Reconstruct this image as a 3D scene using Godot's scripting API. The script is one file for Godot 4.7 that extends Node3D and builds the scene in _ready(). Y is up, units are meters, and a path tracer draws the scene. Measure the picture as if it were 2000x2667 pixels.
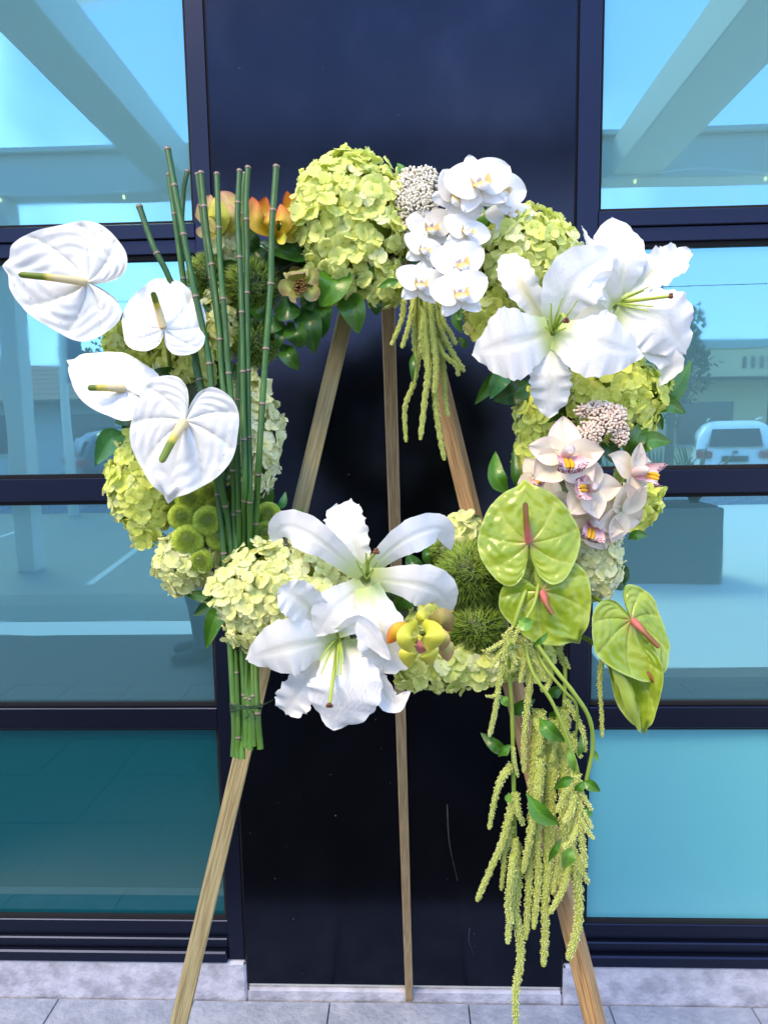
extends Node3D
# A white and green standing wreath of flowers on a wooden easel before a dark glazed shop front.

const K := 1.20555          # photograph pixels per sketch pixel
const F := 1735.1           # focal length in photograph pixels
const EYE := Vector3(0, 1.57, 1.7)
var cb: Basis
var rng := RandomNumberGenerator.new()
var used := {}
var M := {}

# ------------------------------------------------------------------ mesh helpers
class MB:
	var v := PackedVector3Array()
	var n := PackedVector3Array()
	var uv := PackedVector2Array()
	var c := PackedColorArray()
	var ix := PackedInt32Array()
	func vert(p: Vector3, nn: Vector3, t := Vector2.ZERO, col := Color.WHITE) -> int:
		v.append(p); n.append(nn); uv.append(t); c.append(col)
		return v.size() - 1
	func quad(a: Vector3, b: Vector3, cc: Vector3, d: Vector3, t := Vector2.ONE, col := Color.WHITE) -> void:
		# corners in order round the face, b-a across and d-a along; front where (b-a)x(d-a) points
		var nn := (b - a).cross(d - a).normalized()
		var i := vert(a, nn, Vector2.ZERO, col)
		vert(b, nn, Vector2(t.x, 0), col); vert(cc, nn, t, col); vert(d, nn, Vector2(0, t.y), col)
		ix.append_array(PackedInt32Array([i, i + 3, i + 1, i + 1, i + 3, i + 2]))
	func box(lo: Vector3, hi: Vector3, col := Color.WHITE) -> void:
		var a := [Vector3(lo.x, lo.y, lo.z), Vector3(hi.x, lo.y, lo.z), Vector3(hi.x, hi.y, lo.z), Vector3(lo.x, hi.y, lo.z), Vector3(lo.x, lo.y, hi.z), Vector3(hi.x, lo.y, hi.z), Vector3(hi.x, hi.y, hi.z), Vector3(lo.x, hi.y, hi.z)]
		for f in [[4, 5, 6, 7], [1, 0, 3, 2], [5, 1, 2, 6], [0, 4, 7, 3], [7, 6, 2, 3], [0, 1, 5, 4]]:
			quad(a[f[0]], a[f[1]], a[f[2]], a[f[3]], Vector2((a[f[1]] - a[f[0]]).length(), (a[f[3]] - a[f[0]]).length()), col)
	func chamfer_box(lo: Vector3, hi: Vector3, b: float) -> void:
		# a box whose twelve edges are cut back by b
		var m := (lo + hi) / 2.0
		var h := (hi - lo) / 2.0
		var ax := [Vector3.RIGHT, Vector3.UP, Vector3.BACK]
		for i in 3:
			var j := (i + 1) % 3
			var k := (i + 2) % 3
			for s in [-1.0, 1.0]:
				var o: Vector3 = m + ax[i] * (h[i] * s)
				var e: Vector3 = ax[j] * (h[j] - b)
				var g: Vector3 = ax[k] * (h[k] - b) * s
				quad(o - e - g, o + e - g, o + e + g, o - e + g, Vector2(e.length() * 2, g.length() * 2))
				for r in [-1.0, 1.0]:
					var p: Vector3 = m + ax[i] * (h[i] * s) + ax[j] * (h[j] - b) * r
					var q: Vector3 = m + ax[i] * (h[i] - b) * s + ax[j] * h[j] * r
					var w: Vector3 = ax[k] * (h[k] - b) * s * r
					quad(p - w, q - w, q + w, p + w)
	func grid(nu: int, nv: int, f: Callable, g = null) -> void:
		var s := v.size()
		for j in nv + 1:
			for i in nu + 1:
				var a := float(i) / nu
				var b := float(j) / nv
				v.append(f.call(a, b)); n.append(Vector3.UP); uv.append(Vector2(a, b))
				c.append(g.call(a, b) if g != null else Color.WHITE)
		for j in nv + 1:
			for i in nu + 1:
				var k := s + j * (nu + 1) + i
				var du := v[k + (1 if i < nu else 0)] - v[k - (1 if i > 0 else 0)]
				var dv := v[k + (nu + 1 if j < nv else 0)] - v[k - (nu + 1 if j > 0 else 0)]
				if du.length_squared() < 1e-12:  # a row that closes to a point: look one row in
					var q := k + (nu + 1 if j == 0 else -(nu + 1))
					du = v[q + (1 if i < nu else 0)] - v[q - (1 if i > 0 else 0)]
				var nn := du.cross(dv)
				n[k] = nn.normalized() if nn.length_squared() > 1e-20 else Vector3.UP
				if i < nu and j < nv:
					ix.append_array(PackedInt32Array([k, k + nu + 1, k + 1, k + 1, k + nu + 1, k + nu + 2]))
	func tube(p: PackedVector3Array, r: PackedFloat32Array, sides := 8, col = null, caps := true, bump := 0.0) -> void:
		var m := p.size()
		var t0 := (p[1] - p[0]).normalized()
		var x := t0.cross(Vector3.UP if absf(t0.y) < 0.9 else Vector3.RIGHT).normalized()
		var s := v.size()
		var run := 0.0
		for i in m:
			var t := (p[mini(i + 1, m - 1)] - p[maxi(i - 1, 0)]).normalized()
			x = (x - t * x.dot(t)).normalized()
			var y := t.cross(x)
			if i: run += p[i].distance_to(p[i - 1])
			for k in sides + 1:
				var a := TAU * k / sides
				var d := x * cos(a) + y * sin(a)
				var rr := r[i] * (1.0 + (bump * (1.0 if (k % sides + i) % 2 else -1.0) if bump else 0.0))
				vert(p[i] + d * rr, d, Vector2(float(k) / sides, run), col.call(float(i) / (m - 1)) if col != null else Color.WHITE)
		for i in m - 1:
			for k in sides:
				var a := s + i * (sides + 1) + k
				ix.append_array(PackedInt32Array([a, a + sides + 1, a + 1, a + 1, a + sides + 1, a + sides + 2]))
		if caps:
			for e in [0, m - 1]:
				var nn := (p[0] - p[1]).normalized() if e == 0 else (p[m - 1] - p[m - 2]).normalized()
				var cc := vert(p[e], nn, Vector2(0.5, 0.5), c[s + e * (sides + 1)])
				for k in sides + 1:
					vert(v[s + e * (sides + 1) + k], nn, Vector2(0.5, 0.5), c[s + e * (sides + 1)])
				for k in sides:
					ix.append_array(PackedInt32Array([cc, cc + k + 1, cc + k + 2] if e == 0 else [cc, cc + k + 2, cc + k + 1]))
	func blob(p: Vector3, r: Vector3, b: Basis, col: Color, fine := false) -> void:
		# a small rounded bead: an octahedron or, finer, two rings and two poles
		var s := v.size()
		if not fine:
			for d in [Vector3.RIGHT, Vector3.LEFT, Vector3.UP, Vector3.DOWN, Vector3.BACK, Vector3.FORWARD]:
				vert(p + b * (d * r), b * d, Vector2.ZERO, col)
			for f in [[0, 2, 4], [4, 2, 1], [1, 2, 5], [5, 2, 0], [4, 3, 0], [1, 3, 4], [5, 3, 1], [0, 3, 5]]:
				ix.append_array(PackedInt32Array([s + f[0], s + f[2], s + f[1]]))
			return
		vert(p + b * (Vector3.DOWN * r), b * Vector3.DOWN, Vector2.ZERO, col)
		for j in [-0.5, 0.5]:
			for k in 6:
				var a: float = TAU * (k + j) / 6
				var d := Vector3(cos(a) * 0.87, j, sin(a) * 0.87)
				vert(p + b * (d * r), b * d, Vector2.ZERO, col)
		vert(p + b * (Vector3.UP * r), b * Vector3.UP, Vector2.ZERO, col)
		for k in 6:
			var q := (k + 1) % 6
			ix.append_array(PackedInt32Array([s, s + 1 + q, s + 1 + k, s + 1 + k, s + 1 + q, s + 7 + k, s + 1 + q, s + 7 + q, s + 7 + k, s + 13, s + 7 + k, s + 7 + q]))
	func mesh(mat: Material, o := Vector3.ZERO) -> ArrayMesh:
		if o != Vector3.ZERO:
			for i in v.size(): v[i] -= o
		var a := []
		a.resize(Mesh.ARRAY_MAX)
		a[Mesh.ARRAY_VERTEX] = v; a[Mesh.ARRAY_NORMAL] = n; a[Mesh.ARRAY_TEX_UV] = uv; a[Mesh.ARRAY_COLOR] = c; a[Mesh.ARRAY_INDEX] = ix
		var m := ArrayMesh.new()
		m.add_surface_from_arrays(Mesh.PRIMITIVE_TRIANGLES, a)
		m.surface_set_material(0, mat)
		return m

# ------------------------------------------------------------------ things and parts
func numbered(called: String) -> String:
	var k: int = used.get(called, -1) + 1
	used[called] = k
	return called if k == 0 else "%s_%03d" % [called, k]

func thing(called: String, label: String, category: String, at := Vector3.ZERO, group := "") -> Node3D:
	var o := Node3D.new()
	o.name = numbered(called); o.position = at
	add_child(o)
	tag(o, label, category, group)
	return o

func tag(o: Node3D, label: String, category: String, group := "") -> void:
	o.set_meta("label", label); o.set_meta("category", category)
	if group: o.set_meta("group", group)

func put(parent: Node, called: String, m: Mesh, at := Transform3D()) -> MeshInstance3D:
	var o := MeshInstance3D.new()
	o.name = called if parent != self else numbered(called)
	o.mesh = m; o.transform = at
	parent.add_child(o, true)
	return o

func part(parent: Node3D, called: String, mb: MB, mat: Material) -> MeshInstance3D:
	# a part whose shape was written in the scene's own axes
	var o := Vector3.ZERO
	var p: Node = parent
	while p != self:
		o += p.position
		p = p.get_parent()
	return put(parent, called, mb.mesh(mat, o))

func struct(called: String) -> Node3D:
	var o := Node3D.new()
	o.name = numbered(called)
	add_child(o)
	o.set_meta("kind", "structure")
	return o

func boxes(parent: Node3D, called: String, lo: Vector3, hi: Vector3, mat: Material, bevel := 0.0) -> MeshInstance3D:
	var m := MB.new()
	if bevel > 0: m.chamfer_box(lo, hi, bevel)
	else: m.box(lo, hi)
	return part(parent, called, m, mat)

# ------------------------------------------------------------------ places
func ray(x: float, y: float) -> Vector3:
	return cb * Vector3((x * K - 1000.0) / F, -(y * K - 1333.5) / F, -1.0)

func zw(y: float) -> float:            # how far the leaning wreath lies at this height
	return 0.92 - 0.08 * (y * K - 400.0) / 1500.0

func P(x: float, y: float, d := 0.0) -> Vector3:
	return EYE + ray(x, y) * (zw(y) - d)

func Z(x: float, y: float, z: float) -> Vector3:
	return EYE + ray(x, y) * z

func S(y: float) -> float:             # metres per sketch pixel there
	return zw(y) * K / F

func mirrored(x: float, y: float, z: float) -> Vector3:   # where a thing stands that is seen in the glass, z metres out from the wall
	var r := ray(x, y)
	var p := EYE + r * ((EYE.z + z) / -r.z)
	return Vector3(p.x, p.y, z)

func spline(p: Array, n: int) -> PackedVector3Array:
	var out := PackedVector3Array()
	var m := p.size()
	for i in n + 1:
		var t := float(i) / n * (m - 1)
		var k := mini(int(t), m - 2)
		var a: Vector3 = p[maxi(k - 1, 0)] if k > 0 else p[0] * 2.0 - p[1]
		var d: Vector3 = p[k + 2] if k + 2 < m else p[m - 1] * 2.0 - p[m - 2]
		out.append((p[k] as Vector3).cubic_interpolate(p[k + 1], a, d, t - k))
	return out

func steps(x: Array, y: Array, t: float) -> float:   # smooth values between listed ones
	for i in x.size() - 1:
		if t <= x[i + 1]:
			var f: float = (t - x[i]) / (x[i + 1] - x[i])
			var a: float = y[maxi(i - 1, 0)]
			var d: float = y[mini(i + 2, y.size() - 1)]
			return cubic_interpolate(y[i], y[i + 1], a, d, f)
	return y[-1]

func lin(r: float, g: float, b: float) -> Color:
	return Color(r, g, b)

# ------------------------------------------------------------------ materials
func mat(called: String, r: float, g: float, b: float, rough := 0.6, metal := 0.0) -> StandardMaterial3D:
	var m := StandardMaterial3D.new()
	m.resource_name = called
	m.albedo_color = Color(r, g, b).linear_to_srgb()
	m.roughness = rough; m.metallic = metal
	m.cull_mode = BaseMaterial3D.CULL_DISABLED
	M[called] = m
	return m

func noise_tex(freq: float, seed_: int, ramp := [], size := 256, normal := 0.0, kind := FastNoiseLite.TYPE_SIMPLEX_SMOOTH, oct := 4) -> NoiseTexture2D:
	var n := FastNoiseLite.new()
	n.seed = seed_; n.frequency = freq; n.noise_type = kind; n.fractal_octaves = oct
	var t := NoiseTexture2D.new()
	t.width = size; t.height = size; t.seamless = true; t.noise = n
	if normal > 0.0:
		t.as_normal_map = true; t.bump_strength = normal
	if ramp:
		var g := Gradient.new()
		g.offsets = PackedFloat32Array(ramp.map(func(e): return e[0]))
		g.colors = PackedColorArray(ramp.map(func(e): return (e[1] as Color).linear_to_srgb()))
		t.color_ramp = g
	return t

func petal_mat(called: String, rough: float, back: float, nm: Texture2D, scale: Vector3, strength := 1.0) -> StandardMaterial3D:
	var m := mat(called, 1, 1, 1, rough)
	m.vertex_color_use_as_albedo = true
	if back > 0.0:
		m.backlight_enabled = true
		m.backlight = Color(back, back, back).linear_to_srgb()
	if nm:
		m.normal_enabled = true; m.normal_texture = nm; m.normal_scale = strength; m.uv1_scale = scale
	return m

func make_materials() -> void:
	var fine := noise_tex(0.03, 3, [], 256, 4.0)
	var streak := noise_tex(0.035, 5, [], 256, 5.0)
	petal_mat("lily", 0.5, 0.5, streak, Vector3(6.0, 0.8, 1), 0.55)
	petal_mat("orchid", 0.5, 0.5, streak, Vector3(3.0, 0.8, 1), 0.35)
	petal_mat("spathe", 0.24, 0.25, fine, Vector3(2, 2, 1), 0.12).metallic_specular = 0.55
	petal_mat("green_spathe", 0.27, 0.3, fine, Vector3(2, 2, 1), 0.12).metallic_specular = 0.6
	petal_mat("spadix", 0.5, 0.0, null, Vector3.ONE)
	petal_mat("sepal", 0.6, 0.6, streak, Vector3(2.5, 1.0, 1), 0.7)
	petal_mat("leaf", 0.3, 0.25, fine, Vector3(2, 2, 1), 0.3)
	petal_mat("bract", 0.45, 0.3, streak, Vector3(3, 0.6, 1), 0.5)
	petal_mat("bristle", 0.6, 0.3, null, Vector3.ONE)
	petal_mat("bead", 0.6, 0.2, null, Vector3.ONE)
	petal_mat("filament", 0.5, 0.2, null, Vector3.ONE)
	var rush := petal_mat("rush", 0.42, 0.0, noise_tex(0.05, 8, [], 128, 6.0), Vector3(6, 3.0, 1), 0.4)
	rush.metallic_specular = 0.45
	var wood := mat("wood", 1, 1, 1, 0.75)
	wood.albedo_texture = noise_tex(0.02, 11, [[0.0, Color(0.24, 0.16, 0.075)], [0.42, Color(0.36, 0.26, 0.135)], [0.6, Color(0.43, 0.32, 0.175)], [1.0, Color(0.50, 0.39, 0.23)]], 512, 0.0, FastNoiseLite.TYPE_SIMPLEX_SMOOTH, 5)
	wood.uv1_scale = Vector3(26.0, 0.9, 1)
	wood.normal_enabled = true; wood.normal_texture = noise_tex(0.03, 12, [], 256, 5.0); wood.normal_scale = 0.5
	wood.vertex_color_use_as_albedo = true
	mat("painted_shade_slab", 0.06, 0.055, 0.05, 0.85)  # paving darkened to stand in for the shade near the wall
	var conc := mat("concrete", 1, 1, 1, 0.85)
	conc.albedo_texture = noise_tex(0.012, 21, [[0.0, Color(0.23, 0.255, 0.31)], [0.45, Color(0.285, 0.31, 0.365)], [0.62, Color(0.32, 0.345, 0.40)], [1.0, Color(0.39, 0.41, 0.46)]], 512, 0.0, FastNoiseLite.TYPE_SIMPLEX_SMOOTH, 7)
	conc.uv1_triplanar = true; conc.uv1_world_triplanar = true; conc.uv1_scale = Vector3(1.7, 1.7, 1.7)
	conc.normal_enabled = true; conc.normal_texture = noise_tex(0.05, 22, [], 512, 5.0, FastNoiseLite.TYPE_SIMPLEX_SMOOTH, 6); conc.normal_scale = 0.5
	var kerb := mat("kerb", 1, 1, 1, 0.85)
	kerb.albedo_texture = noise_tex(0.01, 31, [[0.0, Color(0.29, 0.29, 0.33)], [0.4, Color(0.40, 0.40, 0.445)], [0.55, Color(0.46, 0.46, 0.51)], [1.0, Color(0.57, 0.57, 0.62)]], 512, 0.0, FastNoiseLite.TYPE_SIMPLEX_SMOOTH, 7)
	kerb.uv1_triplanar = true; kerb.uv1_world_triplanar = true; kerb.uv1_scale = Vector3(2.2, 2.2, 2.2)
	kerb.normal_enabled = true; kerb.normal_texture = noise_tex(0.03, 32, [], 512, 8.0, FastNoiseLite.TYPE_SIMPLEX_SMOOTH, 6); kerb.normal_scale = 0.35
	mat("plaza", 0.80, 0.78, 0.70, 0.9); mat("added_dark_ground", 0.03, 0.028, 0.026, 0.9); mat("asphalt", 0.19, 0.22, 0.20, 0.9); mat("ground", 0.2, 0.19, 0.16, 0.95)  # the darkest ground tone is added to blacken the column's reflection
	var panel := mat("panel", 1, 1, 1, 0.3, 1.0)
	panel.albedo_texture = noise_tex(0.008, 41, [[0.0, Color(0.022, 0.026, 0.040)], [0.6, Color(0.025, 0.029, 0.044)], [1.0, Color(0.031, 0.035, 0.052)]], 512, 0.0, FastNoiseLite.TYPE_SIMPLEX_SMOOTH, 5)
	panel.roughness_texture = noise_tex(0.01, 42, [[0.0, Color(0.5, 0.5, 0.5)], [1.0, Color(0.9, 0.9, 0.9)]], 512, 0.0, FastNoiseLite.TYPE_SIMPLEX_SMOOTH, 6)
	panel.roughness = 0.2
	panel.uv1_triplanar = true; panel.uv1_world_triplanar = true; panel.uv1_scale = Vector3(1.1, 0.8, 1.1)
	panel.metallic_specular = 0.55
	mat("frame", 0.020, 0.026, 0.052, 0.32, 0.85)
	mat("joint", 0.004, 0.004, 0.005, 0.9)
	var glass := mat("glass", 0.21, 0.53, 0.62, 0.04, 0.76)
	glass.transparency = BaseMaterial3D.TRANSPARENCY_ALPHA
	glass.albedo_color.a = 0.02
	glass.normal_enabled = true; glass.normal_texture = noise_tex(0.006, 61, [], 256, 3.0, FastNoiseLite.TYPE_SIMPLEX_SMOOTH, 2); glass.normal_scale = 0.02
	glass.roughness_texture = noise_tex(0.004, 62, [[0.0, Color(0.02, 0.02, 0.02)], [0.5, Color(0.04, 0.04, 0.04)], [0.75, Color(0.7, 0.7, 0.7)], [1.0, Color(1, 1, 1)]], 512, 0.0, FastNoiseLite.TYPE_SIMPLEX_SMOOTH, 7)
	var clear := mat("clear_glass", 0.004, 0.30, 0.36, 0.012, 0.30)
	clear.transparency = BaseMaterial3D.TRANSPARENCY_ALPHA
	clear.albedo_color.a = 0.02
	var frost := mat("frosted_glass", 0.12, 0.42, 0.47, 0.22)
	frost.metallic_specular = 0.6
	var shade := mat("shade", 0.45, 0.68, 0.68, 0.9)
	shade.normal_enabled = true; shade.normal_texture = noise_tex(0.3, 51, [], 128, 3.0); shade.uv1_scale = Vector3(9, 90, 1); shade.normal_scale = 0.4
	mat("interior", 0.10, 0.13, 0.14, 0.8)
	mat("steel", 0.74, 0.70, 0.58, 0.6)
	mat("twine", 0.02, 0.06, 0.02, 0.9)
	mat("facade", 0.05, 0.052, 0.06, 0.6)

# ------------------------------------------------------------------ petals and leaves
# pts: [x, y, nearness] in sketch pixels and metres; wide: half width in pixels
func strip(mb: MB, pts: Array, wide: float, o := {}) -> void:
	var w: Array = []
	for q in pts: w.append(P(q[0], q[1], q[2]))
	strip3(mb, w, wide * S(pts[0][1]), o)

func strip3(mb: MB, w: Array, half: float, o: Dictionary) -> void:
	var nu: int = o.get("nu", 12)
	var nv: int = o.get("nv", 22)
	var line := spline(w, nv)
	var up: Vector3 = o.get("up", cb.z)
	var peak: float = o.get("peak", 0.45)
	var base: float = o.get("base", 0.3)
	var e1: float = o.get("e1", 2.2)
	var e2: float = o.get("e2", 0.75)
	var cup: float = o.get("cup", 0.25)
	var ruf: float = o.get("ruf", 0.0)
	var rib: float = o.get("rib", 0.05)
	var tw0: float = deg_to_rad(o.get("tw0", 0.0))
	var tw1: float = deg_to_rad(o.get("tw1", o.get("tw0", 0.0)))
	var fr: float = o.get("fr", 5.0)
	var ph: float = o.get("ph", rng.randf() * 6.0)
	var cf: Callable = o.get("col", func(_s, _t): return Color(0.8, 0.8, 0.8))
	var side := PackedVector3Array()
	var nor := PackedVector3Array()
	var prev := Vector3.ZERO
	for j in nv + 1:
		var t := (line[mini(j + 1, nv)] - line[maxi(j - 1, 0)]).normalized()
		var s := t.cross(up)
		if s.length() < 0.15 and j: s = prev - t * prev.dot(t)
		s = s.normalized()
		if j and s.dot(prev) < 0: s = -s
		prev = s
		s = s.rotated(t, lerpf(tw0, tw1, float(j) / nv))
		side.append(s); nor.append(s.cross(t))
	var at := func(a: float, b: float) -> Vector3:
		var j := int(round(b * nv))
		var s := a * 2.0 - 1.0
		var x := b / peak
		var pr := lerpf(base, 1.0, x * x * (3.0 - 2.0 * x)) if b < peak else pow(maxf(1.0 - pow((b - peak) / (1.0 - peak), e1), 0.0), e2)
		var hw := half * maxf(pr, 0.012)
		var edge := absf(s)
		var wave := ruf * half * edge * edge * (sin(fr * b * TAU + ph + (1.7 if s > 0 else 0.0)) + 0.5 * sin(fr * 2.3 * b * TAU + ph * 2.0 + s)) * smoothstep(0.05, 0.35, b)
		var rel := cup * hw * s * s - rib * half * exp(-pow(s / 0.1, 2.0)) * sin(PI * minf(b * 1.1, 1.0)) + wave
		var inx := 1.0 + 0.5 * ruf * sin(fr * 1.7 * b * TAU + ph) * edge
		return line[j] + side[j] * (s * hw * inx) + nor[j] * rel
	mb.grid(nu, nv, at, func(a, b): return cf.call(a * 2.0 - 1.0, b))

# Colour along a lily petal: white, green throat, cream rib
func lily_col(rib: float) -> Callable:
	return func(s: float, t: float) -> Color:
		var c := Color(0.88, 0.88, 0.87)
		c = c.lerp(Color(0.78, 0.72, 0.36), rib * exp(-pow(s / 0.28, 2.0)) * smoothstep(0.0, 0.2, t) * (1.0 - smoothstep(0.45, 0.95, t)))
		c = c.lerp(Color(0.50, 0.62, 0.16), 0.85 * (1.0 - smoothstep(0.02, 0.24, t)))
		c = c.lerp(Color(0.62, 0.72, 0.42), 0.35 * exp(-pow(s / 0.10, 2.0)) * (1.0 - smoothstep(0.2, 0.6, t)))
		return c

func lily(called: String, label: String, at: Array, petals: Array, stamens: Array, style: Array) -> void:
	var t := thing(called, label, "lily", P(at[0], at[1], at[2]), "white lilies in the wreath")
	for p in petals:
		var m := MB.new()
		var o: Dictionary = p[2] if p.size() > 2 else {}
		o.merge({"col": lily_col(o.get("yellow", 0.12)), "nu": 14, "nv": 30, "ruf": 0.05, "cup": 0.22, "rib": 0.07, "base": 0.50, "e1": 1.65, "e2": 0.9})
		strip(m, p[0], p[1] * 1.02, o)
		part(t, "petal", m, M.lily)
	var b := [at[0], at[1], at[2]]
	var fun := MB.new()
	fun.grid(18, 6, func(u, v): return P(at[0] + cos(TAU * u) * 24.0 * pow(v, 0.7), at[1] + sin(TAU * u) * 24.0 * pow(v, 0.7), at[2] - 0.045 + 0.03 * v), func(_u, v): return Color(0.40, 0.52, 0.12).lerp(Color(0.75, 0.78, 0.60), v))
	part(t, "throat", fun, M.lily)
	for s in stamens:
		var m := MB.new()
		var q: Array = [P(b[0], b[1], b[2] - 0.012), P(lerpf(b[0], s[0], 0.45) + s[3], lerpf(b[1], s[1], 0.45), b[2] + s[2] * 0.6), P(s[0], s[1], b[2] + s[2])]
		var l := spline(q, 10)
		var r := PackedFloat32Array()
		for i in 11: r.append(lerpf(0.0016, 0.0008, i / 10.0))
		m.tube(l, r, 6, func(_t): return Color(0.42, 0.55, 0.10))
		part(t, "filament", m, M.filament)
	if style:
		var m := MB.new()
		var l := spline([P(b[0], b[1], b[2] - 0.012), P(style[0], style[1], b[2] + 0.03), P(style[2], style[3], b[2] + style[4])], 14)
		var r := PackedFloat32Array()
		for i in 15: r.append(lerpf(0.0024, 0.0019, i / 14.0))
		m.tube(l, r, 8, func(_t): return Color(0.40, 0.50, 0.07))
		var st := part(t, "style", m, M.filament)
		m = MB.new()
		var e := l[14]
		var d := (l[14] - l[13]).normalized()
		for k in 3:
			var x := d.cross(Vector3.RIGHT).normalized().rotated(d, TAU * k / 3)
			m.blob(e + x * 0.0018 + d * 0.0012, Vector3(0.003, 0.0022, 0.003), Basis(), Color(0.16, 0.055, 0.02), true)
		part(st, "stigma", m, M.filament)

func leaf_col(a: Color, b: Color) -> Callable:
	return func(s: float, t: float) -> Color:
		var k := 0.5 + 0.5 * sin(34.0 * (t - absf(s) * 0.32))
		return a.lerp(b, clampf(0.35 * k * k + 0.6 * exp(-pow(s / 0.07, 2.0)), 0, 1))

func leaf(t: Node3D, pts: Array, wide: float, tone := 0, o := {}) -> void:
	var m := MB.new()
	var c: Array = [[Color(0.035, 0.115, 0.010), Color(0.075, 0.19, 0.02)], [Color(0.060, 0.19, 0.012), Color(0.12, 0.29, 0.03)], [Color(0.022, 0.085, 0.012), Color(0.05, 0.14, 0.02)], [Color(0.15, 0.34, 0.04), Color(0.26, 0.48, 0.10)], [Color(0.05, 0.20, 0.05), Color(0.1, 0.30, 0.09)]][tone]
	var d := {"col": leaf_col(c[0], c[1]), "nu": 8, "nv": 14, "peak": 0.42, "base": 0.12, "e1": 1.7, "e2": 0.95, "cup": 0.3, "rib": 0.07, "ruf": 0.03}
	d.merge(o, true)
	strip(m, pts, wide, d)
	part(t, "leaf", m, M.leaf)

func sprig(label: String, leaves: Array, stem := []) -> void:
	var f: Array = leaves[0][0][0]
	var t := thing("leaf_sprig", label, "leaf sprig", P(f[0], f[1], f[2]), "glossy green leaf sprigs")
	for l in leaves: leaf(t, l[0], l[1], l[2] if l.size() > 2 else 0, l[3] if l.size() > 3 else {})
	if stem:
		var m := MB.new()
		var w := []
		for q in stem: w.append(P(q[0], q[1], q[2]))
		var l := spline(w, 10)
		var r := PackedFloat32Array(); r.resize(11); r.fill(0.0014)
		m.tube(l, r, 6, func(_t): return Color(0.06, 0.16, 0.02))
		part(t, "stem", m, M.leaf)

func frame_to(p: Vector3, n: Vector3, roll: float, s: float) -> Transform3D:
	# local +Z looks along n, local +Y is up in the picture, turned by roll
	n = n.normalized()
	var x := cb.y.cross(n).normalized()
	var b := Basis(x, n.cross(x), n) * Basis(Vector3.BACK, roll)
	return Transform3D(b.scaled_local(Vector3.ONE * s), p)

# ------------------------------------------------------------------ flamingo flowers
const HEART_A := [0.0, 10.0, 28.0, 55.0, 85.0, 112.0, 138.0, 156.0, 168.0, 175.0, 180.0]
const HEART_R := [1.0, 0.955, 0.84, 0.72, 0.655, 0.635, 0.62, 0.555, 0.40, 0.20, 0.07]

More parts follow.
